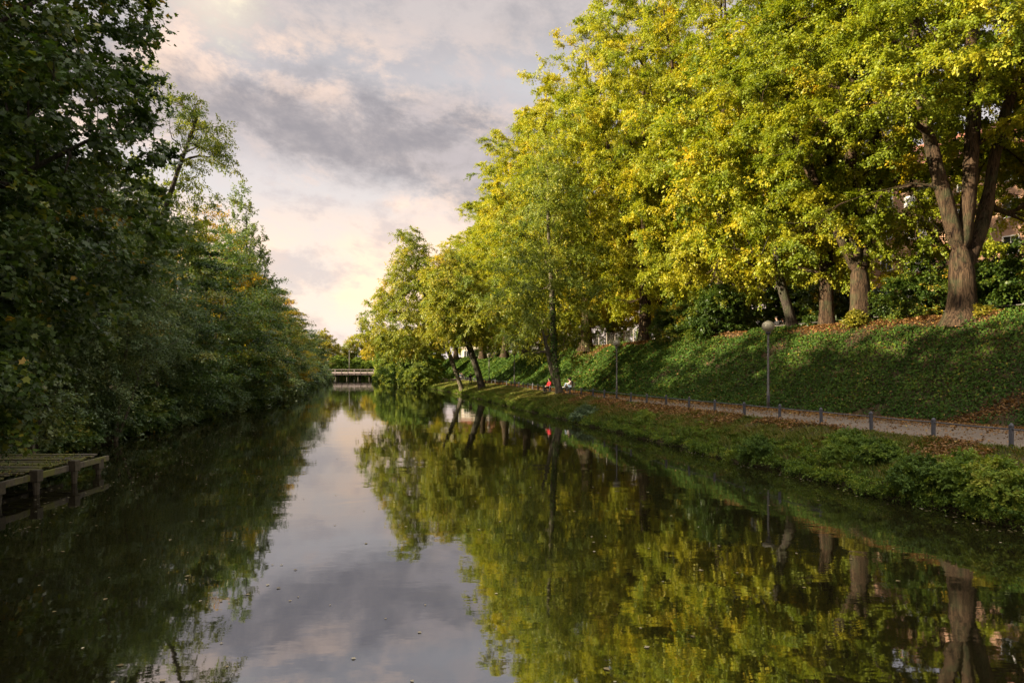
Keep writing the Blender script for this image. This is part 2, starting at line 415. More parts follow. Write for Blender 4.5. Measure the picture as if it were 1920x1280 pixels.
far = np.array([(-900, 262, 1.2), (600, 262, 1.2), (600, 2500, 1.2), (-900, 2500, 1.2)], float)
o = obj('far_ground', mesh_np('far_ground', far, np.array([[0, 1, 2, 3]]), M['soil'])); o['kind'] = 'structure'

# ------------------------------------------------------------------ foliage and trees
def unit(v): return v/np.maximum(np.linalg.norm(v, axis=-1, keepdims=True), 1e-6)
def leaf_quads(P, A, Nn, L, W, fold=.18):
    """one folded rhombus per leaf"""
    A = unit(A); B = unit(np.cross(A, Nn)); Nn = np.cross(B, A)
    L = L[:, None]; W = W[:, None]
    up = Nn*W*fold*2
    V = np.stack([P, P+A*L*.42+B*W+up, P+A*L, P+A*L*.42-B*W+up], 1).reshape(-1, 3)
    F = np.arange(len(P)*4, dtype=np.int32).reshape(-1, 4)
    return V, F
MAPLE = [(0, 0), (.30, .10), (.52, -.02), (.40, .30), (.50, .62), (.22, .58), (0, 1.), (-.22, .58), (-.50, .62), (-.40, .30), (-.52, -.02), (-.30, .10)]
def leaf_maple(P, A, Nn, L):
    A = unit(A); B = unit(np.cross(A, Nn)); Nn = np.cross(B, A)
    L = L[:, None]
    V = np.stack([P+A*L*v+B*L*u-Nn*L*(.25*abs(u)) for u, v in MAPLE], 1).reshape(-1, 3)
    return V, np.arange(len(P)*len(MAPLE), dtype=np.int32).reshape(-1, len(MAPLE))
def foliage(C, RC, per, size, rng, style='broad', axis=None, droop=.25, flat=.55, twigs=9, tint=(.35, .16, .12), width=.36, upness=1.0):
    """sprays of leaves round the clump centres C; returns V, F, tint"""
    n = len(C)
    out = unit((C-axis)*np.array([1, 1, .35])) if axis is not None else np.zeros((n, 3))
    D = rng.normal(size=(n, twigs, 3)); D[..., 2] *= flat
    D = unit(unit(D)+out[:, None]*.55)
    LEN = RC[:, None]*rng.uniform(.55, 1.25, (n, twigs))
    k = rng.integers(0, twigs, (n, per)); ii = np.arange(n)[:, None]
    d = D[ii, k]; ln = LEN[ii, k]
    t = rng.uniform(0, 1, (n, per))**.75
    P = C[:, None]+d*(t*ln)[..., None]+rng.normal(size=(n, per, 3))*(RC[:, None, None]*.075)
    P[..., 2] -= droop*t*t*ln
    a = d+rng.normal(size=d.shape)*.75; a[..., 2] -= .25+droop
    NT_ = np.array([0, 0, upness])+rng.normal(size=(n, twigs, 3))*.42+out[:, None]*.45
    nn = NT_[ii, k]+rng.normal(size=d.shape)*.36
    L = size*rng.uniform(.65, 1.25, (n, per))
    tn = tint[0]+rng.normal(size=(n, 1))*tint[1]+rng.normal(size=(n, per))*tint[2]
    P = P.reshape(-1, 3); a = a.reshape(-1, 3); nn = nn.reshape(-1, 3); L = L.ravel()
    if style == 'maple': V, F = leaf_maple(P, a, nn, L)
    else: V, F = leaf_quads(P, a, nn, L, L*width)
    return V, F, np.clip(tn.ravel(), 0, 1)

def wob(rng, n=5):
    ks = rng.normal(size=(n, 3)); ph = rng.uniform(0, 6.28, n)
    return lambda p, s: sum(np.sin((p*s)@ks[i]+ph[i]) for i in range(n))/n
def sample_crown(profile, n, rng, gap=.0, shell=.45, lobes=.25, mind=.8, boughs=0, rb=2.2):
    if not boughs: return sample_points(profile, n, rng, gap, shell, lobes, mind)
    B = sample_points(profile, boughs, rng, gap, shell, lobes, rb*.95)
    m = n//len(B); sz = rb*rng.uniform(.75, 1.35, (len(B), 1))
    D = unit(rng.normal(size=(len(B), m, 3)))*(rng.uniform(0, 1, (len(B), m, 1))**.45)*np.array([1, 1, .42])
    ax = np.array(profile)[:, 2:4].mean(0); o = B[:, :2]-ax; r = np.hypot(o[:, 0], o[:, 1])
    P = B[:, None]+D*sz[:, None]
    P[..., 2] -= .22*((D[..., 0]**2+D[..., 1]**2))*sz                       # boughs dip at their rims
    return P.reshape(-1, 3)
def sample_points(profile, n, rng, gap=.0, shell=.45, lobes=.25, mind=.8):
    """points in a crown: profile rows are (z, radius, cx, cy)"""
    pr = np.array(profile, float); z = pr[:, 0]
    zz = np.linspace(z[0], z[-1], 200); rr = np.interp(zz, z, pr[:, 1])
    w = rr**1.35+.02; cdf = np.cumsum(w)/w.sum()
    f = wob(rng); g = wob(rng); P = np.zeros((0, 3))
    for _ in range(40):
        m = n*3
        Z = np.interp(rng.uniform(0, 1, m), cdf, zz); th = rng.uniform(0, 6.283, m)
        u = rng.uniform(0, 1, m)**shell
        rad = np.interp(Z, z, pr[:, 1])
        dirv = np.stack([np.cos(th), np.sin(th), Z/6.], 1)
        rad = rad*(1+lobes*f(dirv, 2.2)*1.6)*u
        Q = np.stack([np.interp(Z, z, pr[:, 2])+rad*np.cos(th), np.interp(Z, z, pr[:, 3])+rad*np.sin(th), Z], 1)
        Q = Q[g(Q, .55) > -1+gap*1.2]
        for q in Q:
            if len(P) == 0 or ((P-q)**2).sum(1).min() > mind*mind:
                P = np.vstack([P, q])
                if len(P) >= n: return P
        mind *= .93
    return P
def tubes(chains, name, mat, rng, flute=0.):
    """chains: (points n x 3, radii n, sides)"""
    VV = []; FF = []; base = 0
    for pts, rad, sides in chains:
        pts = np.asarray(pts, float); n = len(pts)
        if n < 2: continue
        t = np.zeros_like(pts); t[1:-1] = pts[2:]-pts[:-2]; t[0] = pts[1]-pts[0]; t[-1] = pts[-1]-pts[-2]; t = unit(t)
        u = np.cross(t[0], (0, 0, 1.) if abs(t[0, 2]) < .9 else (1., 0, 0)); u /= np.linalg.norm(u)
        ang = np.arange(sides)*2*math.pi/sides; ring = []
        ph = rng.uniform(0, 6.28, 3)
        for i in range(n):
            u = u-t[i]*u.dot(t[i]); u /= max(np.linalg.norm(u), 1e-6); v = np.cross(t[i], u)
            r = rad[i]*(1+(flute*(np.sin(ang*3+ph[0])*.5+np.sin(ang*5+ph[1])*.35+np.sin(ang*8+ph[2]+i*.2)*.25) if flute and sides > 9 else 0))
            r = np.broadcast_to(r, ang.shape)
            ring.append(pts[i]+(np.cos(ang)*r)[:, None]*u+(np.sin(ang)*r)[:, None]*v)
        VV.append(np.concatenate(ring))
        i, j = np.meshgrid(np.arange(n-1), np.arange(sides), indexing='ij')
        a = base+i*sides+j; b = base+i*sides+(j+1) % sides
        FF.append(np.stack([a, b, b+sides, a+sides], -1).reshape(-1, 4)); base += n*sides
    return mesh_np(name, np.concatenate(VV), np.concatenate(FF), mat, True)
def smooth_line(pts, n, rng=None, jit=0.):
    pts = np.asarray(pts, float); s = np.concatenate([[0], np.cumsum(np.linalg.norm(np.diff(pts, axis=0), axis=1))])
    m = len(pts); tt = np.linspace(0, s[-1], n)
    o = np.stack([np.interp(tt, s, pts[:, k]) for k in range(3)], 1)
    for _ in range(max(2, n//max(1, m-1))):
        o[1:-1] = (o[:-2]+2*o[1:-1]+o[2:])/4
    if rng is not None and jit:
        j = rng.normal(size=o.shape)*jit; j[0] = 0
        for _ in range(2): j[1:-1] = (j[:-2]+j[1:-1]+j[2:])/3
        o = o+j*np.array([1, 1, .3])
    return o
def make_tree(kind, seed, stems, profile, n, rc, per, size, leaf, bark, trunk_r, zmin, **kw):
    """stems: list of (polyline, parent stem or None, start index fraction). Returns (trunk mesh, crown mesh)"""
    rng = np.random.default_rng(seed)
    crown_kw = {k: kw.pop(k) for k in ('gap', 'shell', 'lobes', 'mind', 'boughs', 'rb') if k in kw}
    flute = kw.pop('flute', .06); rmin = kw.pop('rmin', 0.); taper = kw.pop('taper', 0.); avoid = kw.pop('avoid', None); extra = kw.pop('extra', None); sag = kw.pop('sag', .0)
    C = sample_crown(profile, n, rng, **crown_kw)
    if extra is not None: C = np.vstack([C, np.asarray(extra, float)]); n = len(C)
    if avoid is not None: C = C[~avoid(C[:, 0], C[:, 1], C[:, 2])]; n = len(C)
    pos = []; par = []; chains = []; stem_ids = []
    for pl, ps, fr in stems:
        L = sum(np.linalg.norm(np.diff(np.asarray(pl, float), axis=0), axis=1))
        pts = smooth_line(pl, max(6, int(L/.7)), rng, .05)
        ids = []
        if ps is None: prev = -1
        else: prev = stem_ids[ps][min(len(stem_ids[ps])-1, int(fr*len(stem_ids[ps])))]; ids.append(prev)
        for p in (pts if ps is None else pts[1:]):
            pos.append(p); par.append(prev); prev = len(pos)-1; ids.append(prev)
        stem_ids.append(ids); chains.append((ids, True))
    A = np.array(pos)
    near = np.array([((A-c)**2).sum(1).min() for c in C]); order = np.argsort(near)
    tips = []
    cap = len(pos)+n*14; POS = np.zeros((cap, 3)); POS[:len(pos)] = A; cnt = len(pos)
    for ci in order:
        c = C[ci]; d = c-POS[:cnt]; h = np.hypot(d[:, 0], d[:, 1]); dist = np.linalg.norm(d, axis=1)
        cost = dist+.9*np.maximum(0, .40*h-d[:, 2])+np.where(POS[:cnt, 2] < zmin, 40, 0)
        b = int(np.argmin(cost)); L = dist[b]
        m = max(2, int(L/.9)+1)
        p0 = POS[b]; pb = POS[par[b]] if par[b] >= 0 else p0-np.array([0, 0, .3])
        ctrl = p0+(unit(p0-pb)*.3+unit(d[b])*.3+np.array([0, 0, .12-sag]))*L*.6+rng.normal(size=3)*.06*L
        t = np.linspace(0, 1, m+1)[1:, None]
        pts = (1-t)**2*p0+2*t*(1-t)*ctrl+t*t*c
        pts[:-1] += rng.normal(size=(m-1, 3))*.05
        ids = [b]; prev = b
        for p in pts:
            if cnt >= cap: break
            POS[cnt] = p; par.append(prev); prev = cnt; ids.append(cnt); cnt += 1
        tips.append(prev); chains.append((ids, False))
    acc = np.zeros(cnt); pw = 2.25
    for t_ in tips: acc[t_] += 1
    for ids in stem_ids: acc[ids[-1]] += 1
    for i in range(cnt-1, -1, -1):
        if par[i] >= 0: acc[par[i]] += acc[i]
    tip = trunk_r/acc[0]**(1/pw)
    rad = np.maximum(tip*np.maximum(acc, .5)**(1/pw), rmin)
    z0 = POS[0, 2]
    rad[:len(pos)] *= 1+.85*np.exp(-np.maximum(POS[:len(pos), 2]-z0-.25, 0)/.5)
    for ids, st in chains:                                   # limbs taper, twigs never outgrow what carries them
        if st and par[ids[1]] == ids[0] and ids[0] != 0 or (st and ids is not stem_ids[0]):
            tt = np.linspace(0, 1, len(ids)); rad[ids[1:]] = np.minimum(rad[ids[1:]], rad[ids[0]]*((.80 if POS[ids[-1]][2]-POS[ids[0]][2] > 4 else .5)-.42*tt[1:]))
    for ids in stem_ids[:1]:
        tt = np.linspace(0, 1, len(ids)); rad[ids] = np.minimum(rad[ids], max(rad[ids[0]], trunk_r)*np.maximum(taper*(1-tt)+.0, .12)+trunk_r*.0) if taper else rad[ids]
    if len(stem_ids) > 3: rad[stem_ids[0][-3:]] *= np.array([.85, .7, .4])
    for i in range(len(pos), cnt): rad[i] = min(rad[i], rad[par[i]]*.8)
    tb = []
    for ids, st in chains:
        r = rad[ids].copy()
        if not st: r[0] = min(r[0], r[1]*1.25); r[-1] *= .45
        elif ids is not stem_ids[0]: r[0] = r[1]*.6
        tb.append((POS[ids], r, 18 if st and trunk_r > .3 else (10 if st else (6 if r[1] > .05 else 4))))
    tm = tubes(tb, kind+'_trunk', bark, rng, flute)
    zs = np.array(profile)[:, 0]; ax = np.stack([np.interp(C[:, 2], zs, np.array(profile)[:, 2]), np.interp(C[:, 2], zs, np.array(profile)[:, 3]), np.full(len(C), (zs[0]*.6+zs[-1]*.4))], 1)
    RC = rc*rng.uniform(.7, 1.3, len(C))
    V, F, T = foliage(C, RC, per, size, rng, axis=ax, **kw)
    cm = mesh_np(kind+'_crown', V, F, leaf, False, T)
    return tm, cm
def plant_tree(name, meshes, loc, rz=0., sc=(1, 1, 1), label=None, cat='tree', group=None, crown='crown', trunk='trunk'):
    e = empty(name, loc, rz, label, cat, group); e.scale = sc
    if meshes[0]: obj(trunk, meshes[0], e)
    obj(crown, meshes[1], e); return e
def at(px, py_or_none, Y, z=None):
    """world X (and z) of a pixel at depth Y"""
    x = (px-960)/1280*Y
    return (x, EYE-(py_or_none-689)/1280*Y) if py_or_none is not None else x

def lime_stems(h, rng_seed, forks=3):
    r = random.Random(rng_seed); st = [([(0, 0, -.4), (r.uniform(-.1, .1), r.uniform(-.1, .1), 3.), (r.uniform(-.3, .3), r.uniform(-.3, .3), 8), (r.uniform(-.6, .6), r.uniform(-.6, .6), h*.55), (0, 0, h*.9)], None, 0)]
    a0 = r.uniform(0, 6.28)
    for i in range(forks):
        a = a0+i*6.283/forks+r.uniform(-.4, .4); f = r.uniform(.18, .34); z = f*h*.9
        st.append(([(0, 0, z), (math.cos(a)*1.6, math.sin(a)*1.6, z+3), (math.cos(a)*3.6, math.sin(a)*3.6, z+9), (math.cos(a)*4.6, math.sin(a)*4.6, min(h*.85, z+15))], 0, f))
    return st
def lime_profile(h, r, zb=3.2):
    return [(zb, r*.45, 0, 0), (zb+2., r*.82, 0, 0), (h*.32, r, 0, 0), (h*.5, r*.97, 0, 0), (h*.7, r*.80, 0, 0), (h*.86, r*.55, 0, 0), (h*.96, r*.26, 0, 0), (h, r*.08, 0, 0)]
LIME = [make_tree('lime', 11+i, lime_stems(30, 5+i, 3+i % 2), lime_profile(30, 8.2+.3*i, 3.4), 840, 1.05, 370, .152, M['lime'], M['bark'], .52, 3.2,
                  gap=.3, lobes=.34, boughs=150, rb=2.1, tint=(.43, .11, .075), flat=.38, upness=1.2) for i in range(3)]
# the two large old trees nearest on the embankment, stems shaped after the photograph
st1 = [([(0, 0, -.6), (.05, 0, 2.2), (-.15, 0, 3.4), (-.3, 0, 4.8)], None, 0),
       ([(-.1, 0, 2.9), (-.45, 0, 4.2), (-.95, .05, 6.), (-1.7, .3, 10), (-2.1, .5, 15), (-2.8, .6, 21), (-3, .3, 27)], 0, .62),
       ([(0, 0, 2.9), (.18, -.05, 4.2), (.32, -.1, 6.5), (.38, -.2, 11), (.2, -.4, 17), (.6, -.4, 26)], 0, .62),
       ([(.05, 0, 2.), (.7, .2, 3.2), (1.5, .4, 5.), (1.9, .5, 8), (3.0, .4, 12)], 0, .48),
       ([(-.2, 0, 3.4), (-1.5, -.4, 4.1), (-2.5, -.7, 4.9), (-3.8, -.9, 5.0)], 0, .72)]
T1 = make_tree('lime', 31, st1, [(4.2, 6.6, 0, 0)]+lime_profile(29, 8.8, 4.2)[1:], 900, .9, 410, .134, M['lime'], M['bark'], .54, 5.2, gap=.45, lobes=.34, boughs=150, rb=2., tint=(.30, .10, .075), flat=.36, upness=1.25, flute=.09,
               avoid=lambda x, y, z: ((z < 8.8) & (x < 2.4) & (x > np.where(y < -.5, -8., -6.2)) & (y < 3.5)) | ((z < 10.5) & (np.abs(x+.8) < 1.7) & (y < 1)))
st2 = [([(0, 0, -.6), (-.05, 0, 2.4), (-.2, 0, 3.4), (-.25, 0, 4.6)], None, 0),
       ([(-.1, 0, 2.6), (-.6, .05, 4.2), (-1.5, .2, 6.), (-2.6, .3, 8.4), (-3.6, .3, 11), (-4.4, .3, 15)], 0, .6),
       ([(-.1, 0, 2.9), (-.35, .05, 5.), (-.5, .1, 8), (-.5, .1, 12), (-.2, .2, 18), (-.6, 0, 26)], 0, .66),
       ([(0, 0, 2.6), (.35, .1, 4.6), (.65, .2, 7.), (.9, .3, 10), (1.3, .6, 16), (2.6, .6, 23)], 0, .6)]
T2 = make_tree('lime', 33, st2, lime_profile(30, 8.4, 4.4), 860, .95, 390, .140, M['lime'], M['bark'], .53, 4.6, gap=.45, lobes=.34, boughs=145, rb=2.1, tint=(.35, .11, .075), flat=.36, upness=1.25, flute=.09,
               avoid=lambda x, y, z: (z < 8.) & (np.abs(x+.6) < 4.) & (y < 3))
st3 = [([(0, 0, -.4), (-.55, 0, 2.), (-1.25, 0, 4.4), (-1.7, -.3, 8), (-2., -.6, 14), (-2.2, -.6, 20)], None, 0)]
T3 = make_tree('lime', 35, st3, [(4.2, 2.4, -1.4, 0), (7, 5, -1.8, -.4), (12, 5.6, -2, -.6), (17, 4, -2.1, -.6), (22, 1, -2.2, -.6)], 240, 1.2, 260, .22, M['lime'], M['bark_dark'], .30, 3.6, gap=.35, tint=(.40, .16, .12))

def crest(y, back=0.): 
    x = float(LA(y))+6.2+back; return x, float(z_slope(1, y))
def crest_tree(mesh, X, Y, label, rz=0., s=1., sz=None, group=None):
    return plant_tree('lime_tree', mesh, (X, Y, float(z_slope(1, Y))-.05), rz, (s, s, sz or s), label, 'tree', group)
crest_tree(T1, 21.5, 32.6, 'big old lime whose thick sunlit trunk forks into two upright stems')
crest_tree(T2, 19.8, 38.8, 'big lime whose thick trunk splits into three dark stems above yellow-leaved shoots')
crest_tree(T3, 18.6, 45., 'slim dark lime leaning left beside the nearest lamp globe', 0, 1.)
row = [(LIME[1], 19.9, 43.2, 1.2, .8, 1., 'slender lime trunk with a low fork just behind the three-stemmed big lime'),
       (LIME[0], 16.6, 54., .4, 1., 1.14, 'lime with bright yellow-green crown behind the slim leaning trunk'),
       (LIME[2], 12.6, 65., 2.1, 1.05, 1.26, 'lime with a short sunlit orange-brown trunk by the wire fence'),
       (LIME[1], 15.2, 70., 3.6, .98, 1.1, 'lime with a thick dark trunk just behind the sunlit one'),
       (LIME[0], 8.2, 76., 5.1, 1.1, 1.22, 'lime with a broad dark trunk above the orange leaf bank'),
       (LIME[2], 5.4, 88., 1.7, 1.0, 1.14, 'tall lime behind the slender ivy-clad waterside ash'),
       (LIME[1], 2.2, 101., 2.9, 1., 1.1, 'tall golden lime over the sunlit strip of slope'),
       (LIME[0], -1.2, 115., 4.4, 1., 1.02, 'golden lime behind the standing person in black'),
       (LIME[2], -5.6, 130., .2, .98, .95, 'golden lime rising behind the two leaning waterside trunks'),
       (LIME[1], -12., 146., 5.5, .95, .84, 'golden lime at the far end of the row, lower than the others')]
for m_, X, Y, rz, s, sz, lab in row: crest_tree(m_, X, Y, lab, rz, s, sz)
back = [(LIME[2], 31., 34.5, 1.9, .95, .92), (LIME[1], 28., 74., 5.2, .95, .95), (LIME[2], 20., 80., .9, 1., 1.05), (LIME[0], 14., 98., 2.4, 1., 1.05), (LIME[1], 39, 36, 4., .85, .75),
        (LIME[0], -3., 152., .7, 1., .8), (LIME[1], 8., 150., 1.7, 1., .85), (LIME[2], -10., 172., 2.7, 1., .75), (LIME[2], 8., 116., 3.1, 1., 1.), (LIME[1], 2., 136., 1.3, 1., .9), (LIME[0], 26., 96., 2.1, 1., .9), (LIME[2], 18., 122., 4.7, 1., .9)]
for i, (m_, X, Y, rz, s, sz) in enumerate(back):
    crest_tree(m_, X, Y, 'lime standing in the second row behind the slope-top limes', rz, s, sz, 'second row limes behind the slope-top row')

# ------------------------------------------------------------------ waterside trees on the right
ash_st = [([(0, 0, -.5), (-.25, 0, 1.2), (-.55, 0, 3.5), (-.75, 0, 8), (-.95, .1, 13), (-1.1, .2, 19.)], None, 0),
          ([(-.1, 0, .2), (-.7, .1, 1.6), (-.95, .1, 3.6), (-1.5, .2, 5.5)], 0, .06)]
ASH = make_tree('ash', 51, ash_st, [(3.2, 2.4, -.8, 0), (5.5, 4.2, -.9, 0), (9, 5.2, -1, 0), (13, 4.6, -1, 0), (17, 3.2, -1.1, 0), (20, 1.6, -1.1, .2), (21.8, .4, -1.1, .2)], 300, 1.15, 210, .24, M['ash'], M['bark_pale'], .30, 3., gap=.55, lobes=.35, tint=(.38, .16, .14), width=.20, droop=.45, flat=.6,
               avoid=lambda x, y, z: ((np.abs(x+.15+z*.055) < 1.1) & (y < .3) & (z < 9)) | ((z < 6) & (y < 0) & (x > -3)))
ash = plant_tree('ash_tree', ASH, (4.15, 58.6, 1.2), 0, (1, 1, 1), 'slender pale green ash at the path edge with forked base and ivy', 'tree')
def trunk_ivy(parent):
    rng = np.random.default_rng(8); n = 700
    z = rng.uniform(1.5, 8.5, n); th = rng.uniform(-.9, 2.6, n)
    x = np.interp(z, [1.2, 3.5, 8], [-.25, -.55, -.75]); r = np.interp(z, [1.5, 8.5], [.33, .22])+rng.uniform(0, .08, n)
    P = np.stack([x+r*np.cos(th), -r*np.sin(th)*.9, z], 1); out = np.stack([np.cos(th), -np.sin(th), np.zeros(n)], 1)
    V, F = leaf_quads(P, np.stack([rng.normal(size=n)*.5, rng.normal(size=n)*.5, -np.ones(n)], 1), out+rng.normal(size=(n, 3))*.3, rng.uniform(.1, .17, n), rng.uniform(.05, .08, n))
    obj('ivy', mesh_np('trunk_ivy', V, F, M['ivy'], False, rng.uniform(0, .6, n)), parent)
trunk_ivy(ash)
lean_st = [([(0, 0, -.4), (-.9, 0, 2.2), (-2.0, 0, 5.4), (-3.6, .2, 9.5), (-6.2, .2, 15), (-8.6, .2, 20)], None, 0)]
LEAN = make_tree('willow', 53, lean_st, [(5.6, 3.5, -8.4, 0), (7.5, 5.2, -7.8, 0), (9, 5.6, -7.2, 0), (12, 5.2, -6.8, 0), (16, 3.8, -7.2, 0), (20, 2.9, -7.8, 0), (22.8, .8, -8, 0)], 300, 1.25, 230, .30, M['ash'], M['bark_pale'], .30, 2.5, gap=.50, lobes=.4, tint=(.40, .17, .13), width=.2, droop=.5, sag=.1)
plant_tree('willow_tree', LEAN, (-6.6, 94., .15), 0, (1, 1, 1), 'sunlit pale trunk leaning left from the water edge with an airy green crown', 'tree')
lean2_st = [([(0, 0, -.4), (-.5, 0, 2.), (-1.4, 0, 4.6), (-2.6, 0, 8), (-4.0, .3, 12), (-5., .3, 16)], None, 0)]
LEAN2 = make_tree('willow', 57, lean2_st, [(6.2, 2.8, -2.5, 0), (8, 4.8, -3, 0), (11, 5., -3.6, 0), (15, 3.6, -4.4, 0), (18, 1., -5, 0)], 220, 1.25, 210, .30, M['ash'], M['bark_dark'], .40, 4., gap=.45, lobes=.35, tint=(.46, .17, .13), width=.22, droop=.4)
plant_tree('willow_tree', LEAN2, (-3.7, 87.5, .6), 0, (1, 1, 1), 'dark thick trunk leaning left beside the standing person in black', 'tree')

def bush_mesh(seed, r, h, n, per, size, leaf, rc=.5, bark=None, **kw):
    rng = np.random.default_rng(seed)
    pr = [(.05, r*.75, 0, 0), (h*.35, r, 0, 0), (h*.7, r*.8, 0, 0), (h, r*.2, 0, 0)]
    C = sample_crown(pr, n, rng, gap=.2, lobes=.35, mind=rc*.6)
    ax = np.tile(np.array([[0, 0, h*.3]]), (len(C), 1))
    V, F, T = foliage(C, rc*rng.uniform(.7, 1.3, len(C)), per, size, rng, axis=ax, **kw)
    cm = mesh_np('bush_foliage', V, F, leaf, False, T)
    ch = []
    for c in C[:: max(1, n//18)]:
        ch.append((smooth_line([(rng.normal()*.1*r, rng.normal()*.1*r, -.1), (c[0]*.45, c[1]*.45, c[2]*.6), tuple(c)], 5), np.linspace(.02+.015*h, .008, 5), 5))
    return tubes(ch, 'bush_stem', bark or M['bark_dark'], rng), cm
# overhanging bushes along the far right shore
WB = [bush_mesh(61, 3.4, 5.5, 130, 190, .30, M['ash'], .95, droop=.5, tint=(.30, .16, .13), width=.24),
      bush_mesh(62, 3.8, 7.5, 150, 190, .32, M['bush'], 1.05, droop=.4, tint=(.45, .18, .13))]
rr = random.Random(4)
for i, (Y, off, s) in enumerate([(121, -1.6, .9), (125, -.9, 1.), (133, -.6, 1.15), (141, -.4, 1.2), (150, -.2, 1.2), (159, -.6, 1.3), (168, -.2, 1.3), (178, 0, 1.3), (188, .3, 1.2)]):
    plant_tree('waterside_bush', WB[i % 2], (float(WR(Y))+off, Y, .1), rr.uniform(0, 6.28), (s, s, s*rr.uniform(.85, 1.15)),
               'leafy bush overhanging the far water edge below the golden limes', 'bush', 'bushes along the far sunny water edge', 'foliage', 'stem')
for X, Y, s in [(-57., 226., 1.2), (-51.5, 229., 1.1), (-46., 227., 1.1), (-40.5, 222., 1.1)]:
    plant_tree('waterside_bush', WB[1], (X, Y, .3), X, (s, s, s*.8), 'dark bush closing the gap behind and under the bridge', 'bush', 'bushes behind the bridge', 'foliage', 'stem')
SMALL = [make_tree('alder', 71, [([(0, 0, -.3), (.1, 0, 4), (0, .2, 8), (0, 0, 12)], None, 0)], [(1.2, 2.6, 0, 0), (4, 4.4, 0, 0), (8, 4., 0, 0), (11, 2.2, 0, 0), (13, .4, 0, 0)], 170, 1.25, 170, .34, M['yellow'], M['bark_dark'], .2, 1., gap=.3, lobes=.35, tint=(.4, .2, .15)),
         make_tree('alder', 72, [([(0, 0, -.3), (.1, 0, 4), (0, .2, 8), (0, 0, 12)], None, 0)], [(1.2, 2.8, 0, 0), (4, 4.2, 0, 0), (8, 4.2, 0, 0), (11, 2.6, 0, 0), (13, .4, 0, 0)], 170, 1.25, 170, .34, M['ash'], M['bark_dark'], .2, 1., gap=.3, lobes=.35, tint=(.5, .2, .15))]
for i, (X, Y, s, k, lab) in enumerate([
    (-20., 158., 1.0, 1, 'round green tree at the far right shore, next before the bridge bushes'),
    (-27., 176., 1.0, 1, 'round green tree on the right shore just short of the bridge'),
    (-35., 199., 1.0, 0, 'yellow-green tree right of the bridge end'),
    (-46.5, 232., 1.0, 0, 'bright yellow tree directly behind the bridge, right of the tall mast'),
    (-41., 246., 1.25, 1, 'pale green tree behind the right end of the bridge'),
    (-57., 250., 1.15, 1, 'green tree closing the canal behind the tall mast'),
    (-66., 240., 1.2, 0, 'yellowish tree behind the left end of the bridge'),
    (-50., 275., 1.4, 1, 'dull green tree top showing far beyond the bridge')]):
    plant_tree('round_tree', SMALL[k], (X, Y, 1.), i*1.3, (s, s, s), lab, 'tree')

# ------------------------------------------------------------------ shaded trees on the left bank
maple_st = [([(0, 0, -.4), (.3, 0, 3), (.6, .2, 7), (.8, .2, 12), (.6, 0, 18)], None, 0),
            ([(.4, 0, 4), (2.4, .3, 5.6), (5., .4, 7.2), (7.4, .4, 8.4)], 0, .24),
            ([(.6, .2, 6), (3., -.8, 8.6), (5.8, -1., 10.4), (7.8, -1., 11.4)], 0, .36),
            ([(.8, .2, 9), (2.8, 1.2, 12.), (5.4, 2., 14), (7.2, 2.4, 15.4)], 0, .52),
            ([(.3, 0, 3), (1.6, -1.2, 4), (3.2, -2., 4.6), (4.4, -2.2, 4.6)], 0, .18)]
MAPLE_T = make_tree('maple', 81, maple_st, [(1.0, 3.2, 1.2, 0), (3, 4.4, 1.6, 0), (5.5, 5.6, 2.2, 0), (8, 6.6, 1.8, 0), (11, 6.9, 1.3, .2), (14, 6.6, .9, .2), (17, 5.4, .5, .2), (20, 1.6, .6, 0)], 980, .9, 150, .150, M['maple'], M['bark_dark'], .25, 2.2,
                    extra=[(5.0+1.3*((i*7) % 11)/11+.25*((i*3) % 17)/17, -2.6+2.4*((i*5) % 13)/13, 1.3+2.8*((i*3) % 17)/17) for i in range(26)],
                    style='maple', gap=.36, lobes=.28, tint=(.40, .18, .16), flat=.4, droop=.3)
plant_tree('maple_tree', MAPLE_T, (-17.6, 16.4, .9), 0, (1, 1, 1), 'dark maple with lobed leaves hanging in from the near left side above the jetty', 'tree')

def simple_stems(h, seed, lean=0., forks=2):
    r = random.Random(seed)
    st = [([(0, 0, -.4), (r.uniform(-.2, .2)+lean*.2, 0, h*.25), (lean*.6+r.uniform(-.3, .3), r.uniform(-.3, .3), h*.6), (lean, 0, h*.95)], None, 0)]
    for i in range(forks):
        a = r.uniform(0, 6.28); z = h*r.uniform(.2, .45)
        st.append(([(0, 0, z), (math.cos(a)*h*.08, math.sin(a)*h*.08, z+h*.15), (math.cos(a)*h*.15, math.sin(a)*h*.15, z+h*.4)], 0, z/h))
    return st
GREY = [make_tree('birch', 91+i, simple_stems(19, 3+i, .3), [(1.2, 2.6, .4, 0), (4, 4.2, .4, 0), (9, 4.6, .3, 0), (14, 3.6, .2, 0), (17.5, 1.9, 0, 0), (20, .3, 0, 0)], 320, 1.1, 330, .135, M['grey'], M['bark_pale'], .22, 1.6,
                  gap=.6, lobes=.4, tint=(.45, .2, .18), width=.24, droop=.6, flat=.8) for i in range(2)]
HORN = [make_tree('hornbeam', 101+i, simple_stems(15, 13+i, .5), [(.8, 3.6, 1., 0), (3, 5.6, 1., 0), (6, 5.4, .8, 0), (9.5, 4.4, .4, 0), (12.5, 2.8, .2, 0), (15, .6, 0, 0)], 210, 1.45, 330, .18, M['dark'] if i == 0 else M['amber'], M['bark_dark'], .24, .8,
                  gap=.75, lobes=.42, tint=(.46, .2, .16) if i == 0 else (.30, .2, .16), flat=.16, droop=.14, upness=1.8, twigs=9, mind=1.25) for i in range(2)]
